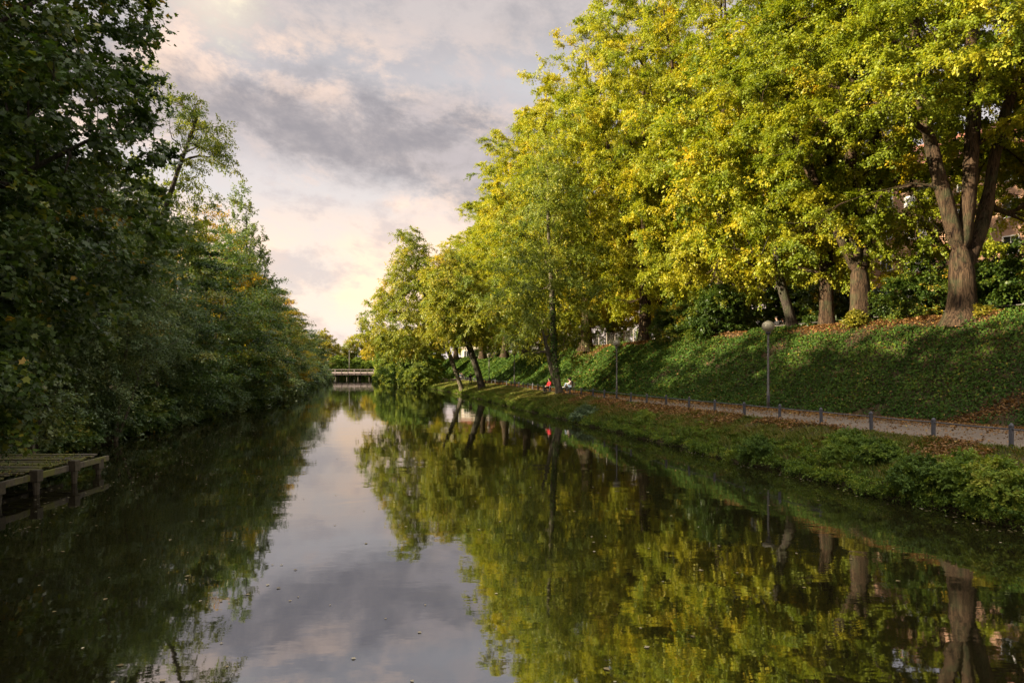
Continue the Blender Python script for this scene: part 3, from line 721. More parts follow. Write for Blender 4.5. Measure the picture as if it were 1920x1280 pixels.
AIRY = make_tree('ash', 111, [([(0, 0, -.4), (.2, 0, 6), (.7, 0, 12), (1.0, 0, 19)], None, 0), ([(.5, 0, 9), (2., -.4, 13), (3.8, -.6, 17), (4.6, -.6, 19)], 0, .46)],
                 [(4, 2.4, .4, 0), (9, 3.6, .8, 0), (14, 4.6, 1.8, 0), (18.5, 4.2, 2.4, 0), (21.5, 2.2, 1.8, 0), (23.5, .4, 1.2, 0)], 150, .95, 190, .19, M['ash'], M['bark_dark'], .30, 5., gap=1.0, lobes=.4, tint=(.30, .18, .16), width=.26, droop=.3)
POPLAR = make_tree('poplar', 113, simple_stems(19, 23, .1, 3), [(2, 1.4, 0, 0), (6, 2.0, 0, 0), (11, 2., 0, 0), (16, 1.5, 0, 0), (19, .7, 0, 0), (20.5, .2, 0, 0)], 170, .8, 170, .17, M['grey'], M['bark_dark'], .2, 1.5, gap=.45, lobes=.4, tint=(.6, .2, .15), droop=-.25, flat=1.6)
def left_tree(mesh, name, X, Y, s, sz, rz, label, group=None):
    plant_tree(name, mesh, (X, Y, float(zleft(X, Y))-.05), rz, (s, s, sz), label, 'tree', group)
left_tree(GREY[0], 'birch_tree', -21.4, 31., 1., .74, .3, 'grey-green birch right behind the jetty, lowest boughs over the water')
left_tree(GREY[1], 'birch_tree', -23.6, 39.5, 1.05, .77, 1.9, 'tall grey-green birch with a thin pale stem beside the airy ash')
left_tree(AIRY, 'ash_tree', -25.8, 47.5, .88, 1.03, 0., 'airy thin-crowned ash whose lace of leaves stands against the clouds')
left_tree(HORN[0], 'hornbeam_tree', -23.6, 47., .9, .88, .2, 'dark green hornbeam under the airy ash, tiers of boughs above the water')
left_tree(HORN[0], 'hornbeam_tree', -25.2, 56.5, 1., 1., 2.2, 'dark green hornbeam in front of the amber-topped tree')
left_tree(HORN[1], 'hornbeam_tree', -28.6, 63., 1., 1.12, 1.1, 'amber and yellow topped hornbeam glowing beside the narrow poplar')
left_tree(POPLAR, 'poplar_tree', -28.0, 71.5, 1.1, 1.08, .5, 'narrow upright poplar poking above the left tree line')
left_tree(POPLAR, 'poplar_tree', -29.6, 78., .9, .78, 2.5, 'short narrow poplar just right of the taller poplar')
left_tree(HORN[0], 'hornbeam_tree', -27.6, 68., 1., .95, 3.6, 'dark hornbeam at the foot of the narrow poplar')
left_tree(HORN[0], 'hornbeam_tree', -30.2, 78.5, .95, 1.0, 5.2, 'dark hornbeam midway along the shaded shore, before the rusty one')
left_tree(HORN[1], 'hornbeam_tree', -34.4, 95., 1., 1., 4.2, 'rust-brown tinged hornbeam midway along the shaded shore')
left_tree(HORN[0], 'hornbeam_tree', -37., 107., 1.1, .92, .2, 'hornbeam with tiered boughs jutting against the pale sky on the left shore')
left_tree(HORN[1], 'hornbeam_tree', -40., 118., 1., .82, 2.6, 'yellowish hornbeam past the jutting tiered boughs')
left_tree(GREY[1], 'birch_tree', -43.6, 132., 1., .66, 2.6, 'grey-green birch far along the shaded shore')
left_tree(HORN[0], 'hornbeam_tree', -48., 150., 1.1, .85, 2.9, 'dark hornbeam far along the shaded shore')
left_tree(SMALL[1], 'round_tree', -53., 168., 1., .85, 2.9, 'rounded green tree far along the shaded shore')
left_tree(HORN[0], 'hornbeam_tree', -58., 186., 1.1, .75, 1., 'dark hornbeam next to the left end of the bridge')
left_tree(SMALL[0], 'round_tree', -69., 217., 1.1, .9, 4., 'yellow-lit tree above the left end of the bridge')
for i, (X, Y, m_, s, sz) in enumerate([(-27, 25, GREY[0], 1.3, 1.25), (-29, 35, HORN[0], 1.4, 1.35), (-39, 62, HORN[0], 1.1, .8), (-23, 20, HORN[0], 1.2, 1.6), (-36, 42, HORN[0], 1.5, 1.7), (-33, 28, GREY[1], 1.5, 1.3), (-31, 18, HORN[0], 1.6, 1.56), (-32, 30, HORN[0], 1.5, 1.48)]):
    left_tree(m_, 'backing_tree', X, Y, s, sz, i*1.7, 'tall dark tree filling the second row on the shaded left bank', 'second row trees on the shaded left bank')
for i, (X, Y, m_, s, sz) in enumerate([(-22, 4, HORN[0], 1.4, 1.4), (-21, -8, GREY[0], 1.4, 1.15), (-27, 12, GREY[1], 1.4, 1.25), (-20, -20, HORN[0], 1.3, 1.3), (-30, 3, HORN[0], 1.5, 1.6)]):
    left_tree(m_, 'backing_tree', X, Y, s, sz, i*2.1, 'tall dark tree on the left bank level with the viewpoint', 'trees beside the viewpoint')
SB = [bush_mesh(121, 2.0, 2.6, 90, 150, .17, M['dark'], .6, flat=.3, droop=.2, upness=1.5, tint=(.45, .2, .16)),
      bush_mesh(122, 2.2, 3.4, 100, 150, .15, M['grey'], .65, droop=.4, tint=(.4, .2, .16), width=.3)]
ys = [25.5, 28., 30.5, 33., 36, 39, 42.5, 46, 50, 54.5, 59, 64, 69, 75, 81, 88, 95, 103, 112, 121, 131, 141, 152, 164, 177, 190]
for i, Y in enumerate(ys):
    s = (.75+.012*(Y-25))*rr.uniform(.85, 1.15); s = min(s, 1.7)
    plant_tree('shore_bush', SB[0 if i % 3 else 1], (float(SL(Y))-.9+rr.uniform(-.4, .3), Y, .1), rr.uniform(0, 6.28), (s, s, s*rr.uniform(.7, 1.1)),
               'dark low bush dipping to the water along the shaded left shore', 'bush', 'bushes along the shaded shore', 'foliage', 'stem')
sap = make_tree('sapling', 131, [([(0, 0, -.2), (.05, 0, 1.4), (.25, 0, 3.), (.3, 0, 4.2)], None, 0)], [(1.8, .5, .1, 0), (2.8, 1.1, .2, 0), (3.8, .9, .3, 0), (4.8, .2, .3, 0)], 46, .5, 75, .13, M['grey'], M['bark_pale'], .045, 1.5, tint=(.7, .2, .15), gap=.4)
left_tree(sap, 'sapling', -17.9, 25.6, 1., 1., 0, 'pale-leaved sapling with a thin bare stem beyond the jetty')
left_tree(sap, 'sapling', -19.6, 30.6, .9, 1.1, 2., 'thin bare-stemmed sapling below the birch, second beyond the jetty')
stemmy = make_tree('birch', 135, [([(0, 0, -.3), (.15, 0, 2.5), (.5, .1, 6.), (.7, .1, 10.), (.8, .1, 12.)], None, 0), ([(.1, 0, 1.), (.7, -.2, 3.5), (1.4, -.2, 6.5)], 0, .12)],
                   [(5.2, 1.0, .6, 0), (7.5, 2.0, .6, 0), (10, 1.8, .7, 0), (13, .4, .8, 0)], 70, .8, 150, .13, M['grey'], M['bark_pale'], .10, 4.5, gap=.5, tint=(.5, .2, .16), width=.26, droop=.6)
left_tree(stemmy, 'birch_tree', float(SL(33.5))+.25, 33.5, 1., .8, .4, 'young birch with two thin pale stems standing out before the dark bushes')
left_tree(stemmy, 'birch_tree', float(SL(40.))+.2, 40., .9, .78, 2.6, 'thin pale-stemmed birch at the water edge below the airy ash')
YEW = bush_mesh(141, 1.6, 3.2, 120, 190, .11, M['dark'], .5, width=.16, droop=.35, tint=(.2, .15, .12))
plant_tree('yew_bush', YEW, (-16.2, 18.6, .2), 0, (1, 1, 1), 'near black yew bush hanging over the back of the jetty', 'bush', None, 'foliage', 'stem')

# ------------------------------------------------------------------ ground cover
def scatter_leaves(name, P, rng, size, mat, tint, up=1., w=.42, label=None):
    n = len(P); a = rng.normal(size=(n, 3)); a[:, 2] *= .35
    nn = np.array([0, 0, up])+rng.normal(size=(n, 3))*.45
    L = size*rng.uniform(.6, 1.3, n) if not hasattr(size, '__len__') else size*rng.uniform(.6, 1.3, n)
    V, F = leaf_quads(P, a, nn, L, L*w, .25)
    o = obj(name, mesh_np(name, V, F, mat, False, np.clip(tint, 0, 1))); o['kind'] = 'stuff'; return o
def build_ivy():
    rng = np.random.default_rng(201)
    n = 300000
    y = 12+rng.uniform(0, 1, n)**1.6*165; t = rng.uniform(-.02, 1.02, n)
    x = LA(y)+t*6.2
    f = hash_noise(x, y, .55)+.5*hash_noise(x+5, y-3, 1.4)
    keep = (f > -.70) | (rng.uniform(size=n) < .25)
    trail = np.abs((x-19.6)-(y-25.2)*-.2-(t*0))          # bare trodden strip low at the right
    keep &= ~((t < .5) & (np.abs(y-27.2+4.5*t) < .55+.15*rng.normal(size=n)))
    keep &= ~((t > .88) & (hash_noise(x, y, .35) > -.1))
    keep &= ~((t > .84+.05*hash_noise(x, y, 1.1)) & (y > 31) & (y < 41.5) & (rng.uniform(size=n) < .92))
    keep &= ~((t > .70) & (np.abs(y-75) < 4) & (rng.uniform(size=n) < .9))
    x, y, t, f = x[keep], y[keep], t[keep], f[keep]
    z = ground_right(x, y)+rng.uniform(.02, .22, len(x))+.06*np.maximum(0, f)
    n = len(x); P = np.stack([x, y, z], 1)
    size = .070+.0015*np.clip(y-15, 0, 160)
    a = np.stack([-np.ones(n)*.4, np.zeros(n), -.5*np.ones(n)], 1)+rng.normal(size=(n, 3))*.6
    nn = np.array([-.55, -.15, .85])+rng.normal(size=(n, 3))*.45
    L = size*rng.uniform(.7, 1.35, n)
    V, F = leaf_quads(P, a, nn, L, L*.45, .2)
    T = np.clip(.38+.18*f+rng.normal(size=n)*.18, 0, 1)
    o = obj('ivy_ground_cover', mesh_np('ivy_ground_cover', V, F, M['ivy'], False, T)); o['kind'] = 'stuff'
build_ivy()
def build_grass():
    rng = np.random.default_rng(202); n = 120000
    y = 9+rng.uniform(0, 1, n)**1.6*110; f = rng.uniform(0, 1, n)**.8
    x = WR(y)+.1+f*(BO(y)-WR(y)-.1)
    patch = hash_noise(x*2, y*2, .6)
    keep = rng.uniform(size=n) > np.clip(.35*(patch > .35)*(f > .55), 0, 1)*1.6
    x, y, f, patch = x[keep], y[keep], f[keep], patch[keep]; n = len(x)
    P = np.stack([x, y, ground_right(x, y)-.02], 1)
    h = (.11+.10*(1-f)+.12*np.clip(-patch, 0, 1))*rng.uniform(.6, 1.5, n)*(1+.002*(y-10))*np.where(f > .6, .75, 1.)
    lean = rng.normal(size=(n, 2))*.45
    lean[:, 0] -= .25
    w = (.006+.00028*y)
    sd = rng.uniform(0, 6.28, n); S_ = np.stack([np.cos(sd), np.sin(sd), np.zeros(n)], 1)*w[:, None]
    mid = P+np.stack([lean[:, 0]*h*.3, lean[:, 1]*h*.3, h*.6], 1); tip = P+np.stack([lean[:, 0]*h, lean[:, 1]*h, h*(1-.3*np.hypot(lean[:, 0], lean[:, 1]))], 1)
    V = np.stack([P-S_, P+S_, mid+S_*.7, tip, mid-S_*.7], 1).reshape(-1, 3)
    F = np.arange(n*5, dtype=np.int32).reshape(-1, 5)
    T = np.clip(.40+.22*patch+.16*f+rng.normal(size=n)*.22, 0, 1)
    o = obj('grass', mesh_np('grass', V, F, M['grass'], False, T)); o['kind'] = 'stuff'
build_grass()
def build_undergrowth():
    rng = np.random.default_rng(203); n = 1700
    y = 10+rng.uniform(0, 1, n)**1.5*95; off = np.abs(rng.normal(size=n))*.55+rng.uniform(-.35, .30, n)
    x = WR(y)+off
    keep = (hash_noise(x, y, .5) > -.3) | (off < .25); x, y = x[keep], y[keep]
    y2 = 10+rng.uniform(0, 1, 1100)**1.4*110; x = np.concatenate([x, WR(y2)+rng.normal(size=1100)*.14]); y = np.concatenate([y, y2]); n = len(x)
    C = np.stack([x, y, np.maximum(ground_right(x, y), .12)+rng.uniform(.0, .28, n)], 1)
    V, F, T = foliage(C, rng.uniform(.16, .38, n), 110, .056, rng, droop=.3, flat=.6, tint=(.42, .2, .14), axis=C-np.array([1., .3, .5]), width=.34)
    s = 1.
    o = obj('bank_undergrowth', mesh_np('bank_undergrowth', V, F, M['bush'], False, T)); o['kind'] = 'stuff'
    n = 700; y = 14+rng.uniform(0, 1, n)*150; x = SL(y)-np.abs(rng.normal(size=n))*1.6
    C = np.stack([x, y, zleft(x, y)+rng.uniform(.1, .6, n)], 1)
    V, F, T = foliage(C, rng.uniform(.35, .7, n), 90, .14, rng, droop=.3, flat=.5, tint=(.4, .2, .14))
    o = obj('shaded_undergrowth', mesh_np('shaded_undergrowth', V, F, M['dark'], False, T)); o['kind'] = 'stuff'
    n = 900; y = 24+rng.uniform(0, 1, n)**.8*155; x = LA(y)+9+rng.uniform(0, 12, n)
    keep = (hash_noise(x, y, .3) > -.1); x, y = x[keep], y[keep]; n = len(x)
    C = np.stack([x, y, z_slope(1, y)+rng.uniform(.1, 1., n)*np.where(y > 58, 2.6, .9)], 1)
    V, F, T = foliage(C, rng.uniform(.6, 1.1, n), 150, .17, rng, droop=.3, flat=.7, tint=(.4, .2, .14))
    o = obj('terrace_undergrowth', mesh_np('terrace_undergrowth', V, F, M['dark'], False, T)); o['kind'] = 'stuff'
build_undergrowth()
def build_litter():
    rng = np.random.default_rng(204); PP = []; SS = []
    n = 30000; y = 14+rng.uniform(0, 1, n)**1.5*95; x = LA(y)-np.abs(rng.normal(size=n))*.15*(LA(y)-BO(y))*1.6+.15     # along the far path edge
    k = x > BO(y)+.2; PP.append(np.stack([x, y, np.full(n, ZP+.012)], 1)[k])
    n = 5000; y = 12+rng.uniform(0, 1, n)**1.4*80; x = BO(y)+rng.uniform(0, 1, n)*(LA(y)-BO(y)); PP.append(np.stack([x, y, np.full(n, ZP+.012)], 1))
    n = 27000; y = 13+rng.uniform(0, 1, n)**1.5*45; f = 1-np.abs(rng.normal(size=n))*.32; x = WR(y)+f*(BO(y)-WR(y))
    k = (hash_noise(x, y, .42)+.3*hash_noise(x, y, 1.3) > -.12) & (f > .1); x, y = x[k], y[k]
    PP.append(np.stack([x, y, ground_right(x, y)+rng.uniform(.02, .12, len(x))], 1))
    n = 26000; y = 22+rng.uniform(0, 1, n)**1.3*80; x = LA(y)+6.2+rng.normal(size=n)*.9; x = np.where(np.abs(y-75) < 5, x-rng.uniform(0, 1.6, n), x)
    PP.append(np.stack([x, y, ground_right(x, y)+rng.uniform(.02, .08, n)], 1))
    n = 8000; y = rng.uniform(30.5, 42, n); x = LA(y)+6.2-np.abs(rng.normal(size=n))*.6+.5; PP.append(np.stack([x, y, ground_right(x, y)+rng.uniform(.02, .08, n)], 1))
    n = 3000; y = 14+rng.uniform(0, 1, n)*60; x = LA(y)+rng.uniform(0, 1, n)*6; PP.append(np.stack([x, y, ground_right(x, y)+rng.uniform(.1, .26, n)], 1))
    n = 2500; t = rng.uniform(0, .5, n); y = 27.2-4.5*t+rng.normal(size=n)*.4; x = LA(y)+t*6.2; PP.append(np.stack([x, y, ground_right(x, y)+.03], 1))
    P = np.concatenate(PP); n = len(P)
    scatter_leaves('fallen_leaves', P, rng, .075+.0014*np.clip(P[:, 1]-15, 0, 90), M['litter'], .45+rng.normal(size=n)*.25)
    n = 620; y = 5.5+rng.uniform(0, 1, n)**2.*60; x = SL(y)+.3+rng.uniform(0, 1, n)**1.8*(WR(y)-SL(y)-.4)
    y2 = rng.uniform(12, 42, 480); x2 = SL(y2)+rng.uniform(.2, 6.5, 480)
    y3 = 11+rng.uniform(0, 1, 420)**1.5*70; x3 = WR(y3)-.12-np.abs(rng.normal(size=420))*.45; k3 = np.sin(y3*.9)+np.sin(y3*2.3) > -.3; x3, y3 = x3[k3], y3[k3]
    x = np.concatenate([x, x2, x3]); y = np.concatenate([y, y2, y3]); n = len(x)
    P = np.stack([x, y, np.full(n, .008)], 1); a = rng.normal(size=(n, 3)); a[:, 2] = 0
    L = rng.uniform(.04, .10, n)
    V, F = leaf_quads(P, a, np.tile([[0, 0, 1.]], (n, 1)), L, L*.38, .08)
    o = obj('floating_leaves', mesh_np('floating_leaves', V, F, M['float'], False, np.clip(rng.normal(.5, .25, n), 0, 1))); o['kind'] = 'stuff'
M['float'] = leafmat('floating leaves', [(.0, (.10, .075, .03)), (.5, (.22, .17, .08)), (1., (.42, .38, .28))], .1, .5, .4)
build_litter()

# distinct bushes on the sunny verge
VB = [bush_mesh(151, .62, .65, 60, 200, .058, M['bush'], .24, tint=(.3, .2, .15)),
      bush_mesh(152, .62, .85, 60, 200, .056, M['bush'], .24, tint=(.58, .16, .12)),
      bush_mesh(153, .8, .75, 70, 170, .07, M['blue_bush'], .28, tint=(.5, .25, .2), flat=.4)]
for px, py, k, s, lab in [(1100, 778, 2, 1.1, 'blue-green bush leaning over the water below the seated couple'),
                          (1588, 838, 0, 1.1, 'dark green nettle clump on the verge opposite the nearest lamp'),
                          (1572, 858, 1, .9, 'bright yellow-green plant on the verge just below the dark nettle clump'),
                          (1655, 858, 0, 1., 'leafy green clump on the verge between the yellow-green plants'),
                          (1722, 900, 0, 1.15, 'dark leafy clump at the water edge near the right end of the verge'),
                          (1805, 905, 1, 1.1, 'tall bright green plant on the verge at the nearest end'),
                          (1880, 935, 1, 1.2, 'bright green plant spreading over the water at the right picture edge'),
                          (1425, 842, 0, 1., 'green clump at the water edge left of the nettle clump'),
                          (1210, 787, 1, .9, 'small light green clump on the verge past the blue-green bush')]:
    # where the pixel's ray meets the verge
    Y = 12.
    while Y < 90:
        X, z = at(px, py+8, Y)
        if X > WR(Y) and z <= float(ground_right(X, Y)): break
        if X <= WR(Y) and z <= 0: break
        Y += .1
    X = max(X, float(WR(Y))+.25)
    plant_tree('verge_bush', VB[k], (X, Y, max(.05, float(ground_right(X, Y))-.05)), px*.7, (s, s, s), lab, 'bush', None, 'foliage', 'stem')
shoots = bush_mesh(161, .6, .9, 30, 60, .13, M['yellow'], .28, tint=(.35, .15, .1))
plant_tree('lime_shoots', shoots, (19.0, 37.9, float(z_slope(1, 38))-.1), 0, (1, 1, .9), 'yellow-green shoots at the foot of the three-stemmed lime', 'bush', None, 'foliage', 'stem')
plant_tree('lime_shoots', shoots, (21.9, 31.9, float(z_slope(1, 32))-.1), 1.4, (.9, .9, .6), 'yellow-green shoots at the foot of the thick sunlit lime trunk', 'bush', None, 'foliage', 'stem')
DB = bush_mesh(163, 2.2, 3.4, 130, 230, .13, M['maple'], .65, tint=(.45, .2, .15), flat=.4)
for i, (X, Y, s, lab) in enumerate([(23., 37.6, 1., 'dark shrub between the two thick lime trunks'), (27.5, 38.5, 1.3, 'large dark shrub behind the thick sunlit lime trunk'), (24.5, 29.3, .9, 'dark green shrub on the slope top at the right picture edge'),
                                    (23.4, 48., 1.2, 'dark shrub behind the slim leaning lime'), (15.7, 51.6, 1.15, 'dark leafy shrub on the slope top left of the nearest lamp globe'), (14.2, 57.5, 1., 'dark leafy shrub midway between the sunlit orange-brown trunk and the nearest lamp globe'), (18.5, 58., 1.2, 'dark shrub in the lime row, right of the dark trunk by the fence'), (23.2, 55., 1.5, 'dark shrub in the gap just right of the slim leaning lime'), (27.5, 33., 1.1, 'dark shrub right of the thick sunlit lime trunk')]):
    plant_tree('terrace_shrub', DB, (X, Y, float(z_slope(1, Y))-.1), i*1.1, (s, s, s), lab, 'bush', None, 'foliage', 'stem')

# ------------------------------------------------------------------ railing along the path
def build_railing():
    e = empty('path_railing', (float(BO(18.8)), 18.8, ZP), 0, 'low grey post and rail fence between the verge and the path', 'railing')
    pm = MB(); pm.lathe((0, 0, 0), [(.062, -.2), (.062, .56), (.072, .565), (.072, .60), (.055, .605), (.048, .625), (.03, .655), (.002, .662)], 12)
    pme = pm.mesh('railing_post', M['metal'], False)
    pts = []; y = 9.; 
    while y < 122:
        pts.append((float(BO(y))+.03, y)); y += 2.47
    for i, (x, y) in enumerate(pts):
        p = obj('post', pme, e); p.location = (x-e.location.x, y-e.location.y, 0); p.rotation_euler = (R(rr.uniform(-2.4, 2.4)), R(rr.uniform(-2.4, 2.4)), rr.uniform(0, 3)); p.scale = (1, 1, rr.uniform(.95, 1.04))
    for i in range(len(pts)-1):
        (x0, y0), (x1, y1) = pts[i], pts[i+1]
        mb = MB(); mb.tube([(x0-e.location.x, y0-e.location.y, .50), ((x0+x1)/2-e.location.x, (y0+y1)/2-e.location.y, .485), (x1-e.location.x, y1-e.location.y, .50)], .021, 7)
        mb.build('rail', M['metal'], e)
build_railing()

# ------------------------------------------------------------------ lamps
def lamp_meshes():
    p = MB(); p.lathe((0, 0, 0), [(.085, -.3), (.085, .9), (.062, .93), (.055, 3.95), (.05, 4.0)], 12)
    c = MB(); c.lathe((0, 0, 0), [(.06, 3.96), (.13, 4.02), (.15, 4.05), (.15, 4.11), (.12, 4.115)], 14)
    g = MB(); g.ball((0, 0, 4.11+.29), (.335, .335, .30), 20, 14)
    t = MB(); t.lathe((0, 0, 0), [(.05, 4.69), (.045, 4.725), (.01, 4.74)], 10)
    d = MB(); d.box((0, -.088, .55), (.10, .02, .38), 0, .006)
    return p.mesh('lamp_pole', M['pole'], True), c.mesh('lamp_collar', M['metal'], True), g.mesh('lamp_globe', M['globe'], True), t.mesh('lamp_finial', M['metal'], True), d.mesh('lamp_hatch', M['metal'])
LM = lamp_meshes()
for X, Y, lab in [(13.70, 36.5, 'nearest park lamp, large milky globe on a grey pole before the slim leaning lime'),
                  (8.15, 53.1, 'park lamp with a glassy globe on a pale pole below the short sunlit trunk'),
                  (4.45, 68.5, 'park lamp whose globe peeks out behind the ivy-clad ash trunk'),
                  (.30, 87., 'thin distant park lamp against the shaded slope left of the ash'),
                  (-3.45, 103., 'distant park lamp in front of the sunlit green strip of slope')]:
    e = empty('park_lamp', (X, Y, ZP), rr.uniform(-.3, .3), lab, 'lamp', 'globe lamps along the path')
    s = 1.0 if Y < 40 else .93
    e.scale = (s, s, s)
    for nm, me in zip(('pole', 'collar', 'globe', 'finial', 'hatch'), LM): obj(nm, me, e)

# ------------------------------------------------------------------ people and benches
M['skin'] = plain('skin', (.48, .30, .22), .5, .08, 8)
def cloth(name, c): return plain(name, c, .85, .2, 10)
M['black_cloth'] = cloth('black cloth', (.012, .012, .014)); M['jeans'] = cloth('blue denim', (.19, .26, .36)); M['pale_cloth'] = cloth('pale pink cloth', (.56, .42, .38))
M['red_cloth'] = cloth('red cloth', (.45, .02, .03)); M['white_cloth'] = cloth('white cloth', (.62, .62, .64)); M['navy_cloth'] = cloth('navy cloth', (.03, .045, .09)); M['hair'] = plain('dark hair', (.018, .012, .010), .5, .3, 20)
STAND = dict(pel=(0, 0, .95), waist=(0, .01, 1.10), chest=(0, 0, 1.30), neck=(0, .0, 1.47), head=(0, .03, 1.60),
             sh=(.18, 0, 1.41), el=(.25, -.03, 1.13), wr=(.20, .14, .98), hip=(.095, 0, .90), kn=(.11, .03, .49), an=(.12, -.03, .09), toe=(.14, .12, .04))
SIT = dict(pel=(0, 0, .54), waist=(0, -.03, .68), chest=(0, -.05, .90), neck=(0, -.02, 1.07), head=(0, .05, 1.20),
           sh=(.18, -.04, 1.0), el=(.25, .06, .76), wr=(.12, .28, .66), hip=(.09, .02, .52), kn=(.13, .44, .54), an=(.13, .42, .10), toe=(.14, .58, .05))
CURL = dict(pel=(0, 0, .54), waist=(0, -.04, .68), chest=(0, -.02, .89), neck=(0, .05, 1.05), head=(0, .14, 1.16),
            sh=(.17, .0, .98), el=(.24, .16, .80), wr=(.10, .40, .82), hip=(.09, .03, .53), kn=(.11, .40, .86), an=(.11, .52, .52), toe=(.12, .68, .48))
def skin_part(name, verts, edges, radii, mat, parent, root=0, sub=2):
    me = bpy.data.meshes.new(name); me.from_pydata(verts, edges, []); me.update()
    o = obj(name, me, parent); me.materials.append(mat)
    md = o.modifiers.new('skin', 'SKIN'); md.use_smooth_shade = True
    for v, r in zip(me.skin_vertices[0].data, radii): v.radius = (r, r) if not hasattr(r, '__len__') else r
    me.skin_vertices[0].data[root].use_root = True
    sb = o.modifiers.new('subdivision', 'SUBSURF'); sb.levels = sub; sb.render_levels = sub
    return o
def person(loc, rz, pose, top, legs, label, hair_long=False, shoes='black_cloth', sc=1.):
    e = empty('person', loc, rz, label, 'person'); e.scale = (sc, sc, sc)
    J = pose; mir = lambda p: (-p[0], p[1], p[2])
    V = [J['pel'], J['waist'], J['chest'], J['neck'], J['head']]; Rr = [.12, .105, .125, .05, .085]
    hv = Vector(J['head']); V.append(tuple(hv+Vector((0, .015, .10)))); Rr.append(.075)
    E = [(0, 1), (1, 2), (2, 3), (3, 4), (4, 5)]
    for s in (1, -1):
        q = (lambda p: p) if s == 1 else mir
        b = len(V); V += [q(J['sh']), q(J['el']), q(J['wr'])]; Rr += [.055, .042, .028]; E += [(2, b), (b, b+1), (b+1, b+2)]
        w = Vector(q(J['wr'])); dr = (w-Vector(q(J['el']))).normalized(); V.append(tuple(w+dr*.07)); Rr.append((.040, .018)); E.append((b+2, b+3))
        palm = w+dr*.09; side = dr.cross(Vector((0, 0, 1))).normalized()
        for f in range(5):
            sp = (f-2)*.018
            ln = (.055, .075, .08, .075, .06)[f] if f else .05
            p1 = palm+side*sp+dr*ln*.5-Vector((0, 0, .008)); p2 = palm+side*sp*1.15+dr*ln-Vector((0, 0, .025))
            if f == 0: p1 = w+dr*.05+side*-.045; p2 = w+dr*.09+side*-.058
            k = len(V); V += [tuple(p1), tuple(p2)]; Rr += [.009, .007]; E += [(b+3, k), (k, k+1)]
        b = len(V); V += [q(J['hip']), q(J['kn']), q(J['an']), q(J['toe'])]; Rr += [.085, .056, .038, .034]; E += [(0, b), (b, b+1), (b+1, b+2), (b+2, b+3)]
    skin_part('body', V, E, Rr, M['skin'], e)
    # face
    f = MB(); f.ball(tuple(hv+Vector((0, .098, .02))), (.014, .022, .022), 8, 6); f.build('nose', M['skin'], e, True)
    tv = [J['waist'], J['chest'], tuple(Vector(J['neck'])-Vector((0, 0, .04)))]; te = [(0, 1), (1, 2)]; tr_ = [.135, .15, .075]
    tv.insert(0, J['pel']); te = [(0, 1), (1, 2), (2, 3)]; tr_ = [.135, .128, .148, .070]
    for s in (1, -1):
        q = (lambda p: p) if s == 1 else mir
        b = len(tv); tv += [q(J['sh']), q(J['el']), q(J['wr'])]; tr_ += [.072, .058, .044]; te += [(2, b), (b, b+1), (b+1, b+2)]
    skin_part('jacket', tv, te, tr_, M[top], e)
    lv = [J['pel']]; le = []; lr = [.125]
    for s in (1, -1):
        q = (lambda p: p) if s == 1 else mir
        b = len(lv); lv += [q(J['hip']), q(J['kn']), q(J['an'])]; lr += [.10, .072, .055]; le += [(0, b), (b, b+1), (b+1, b+2)]
    skin_part('trousers', lv, le, lr, M[legs], e)
    for s in (1, -1):
        q = (lambda p: p) if s == 1 else mir
        a = Vector(q(J['an'])); t = Vector(q(J['toe']))
        m = MB(); m.tube([a+Vector((0, -.05, -.03)), a*.5+t*.5+Vector((0, 0, -.012)), t, t+(t-a).normalized()*.04], [.045, .046, .042, .02], 10); m.build('shoe', M[shoes], e, True)
    h = MB(); c = hv+Vector((0, -.02, .075)); h.ball(tuple(c), (.098, .108, .105), 14, 10)
    if hair_long: h.tube([c+Vector((0, -.05, -.02)), c+Vector((0, -.10, -.14)), c+Vector((0, -.09, -.30))], [.085, .075, .03], 10)
    h.build('hair', M['hair'], e, True)
    return e
def bench(loc, rz, label):
    e = empty('park_bench', loc, rz, label, 'bench')
    for i in range(3):
        m = MB(); m.box((0, -.02+.13*i, .44), (1.7, .11, .035), 0, .008); m.build('seat_slat', M['wood'], e)
    for i in range(3):
        m = MB(); m.box((0, -.14-.03*i, .56+.13*i), (1.7, .03, .10), 0, .008, R(-14)); m.build('back_slat', M['wood'], e)
    for x in (-.65, .65):
        m = MB(); m.tube([(x, .28, 0), (x, .26, .41), (x, -.08, .41), (x, -.155, .5), (x, -.24, .9)], .022, 8); m.tube([(x, -.20, 0), (x, -.08, .41)], .022, 8); m.build('leg', M['metal'], e)
    return e
bx, by = 5.35, 61.6
ang = R(95)
bench((bx, by, ZP), ang, 'dark bench beside the path with the seated couple on it')
dv = Vector((math.cos(ang), math.sin(ang), 0))
person((bx-.1, by-.30, ZP-.03), ang-.15, CURL, 'pale_cloth', 'jeans', 'seated person in a pale pink top and blue jeans with knees drawn up', True, 'white_cloth')
person((bx-.02, by+.36, ZP-.03), ang+.5, SIT, 'black_cloth', 'black_cloth', 'dark-haired person in black seated close behind the one in pale pink', False)
person((3.35, 61.2, ZP-.10), R(120), SIT, 'red_cloth', 'black_cloth', 'person in a red jacket half hidden by the foot of the forked ash', False)
o = MB(); o.box((0, 0, .2), (.5, .42, .40), 0, .05)
person((-6.0, 99., float(ground_right(-6., 99.))+.06), R(160), STAND, 'black_cloth', 'black_cloth', 'person all in black standing at the grass edge by the dark leaning trunk')
bench((-8.75, 118.6, ZP), R(110), 'bench at the far path edge behind the leaning pale trunk')
person((-8.65, 118.2, ZP-.03), R(110), SIT, 'black_cloth', 'white_cloth', 'seated person in a dark top and white trousers left of the one standing in black')
person((-9.0, 119.0, ZP-.03), R(105), SIT, 'navy_cloth', 'navy_cloth', 'seated person in navy beside the one in white trousers')
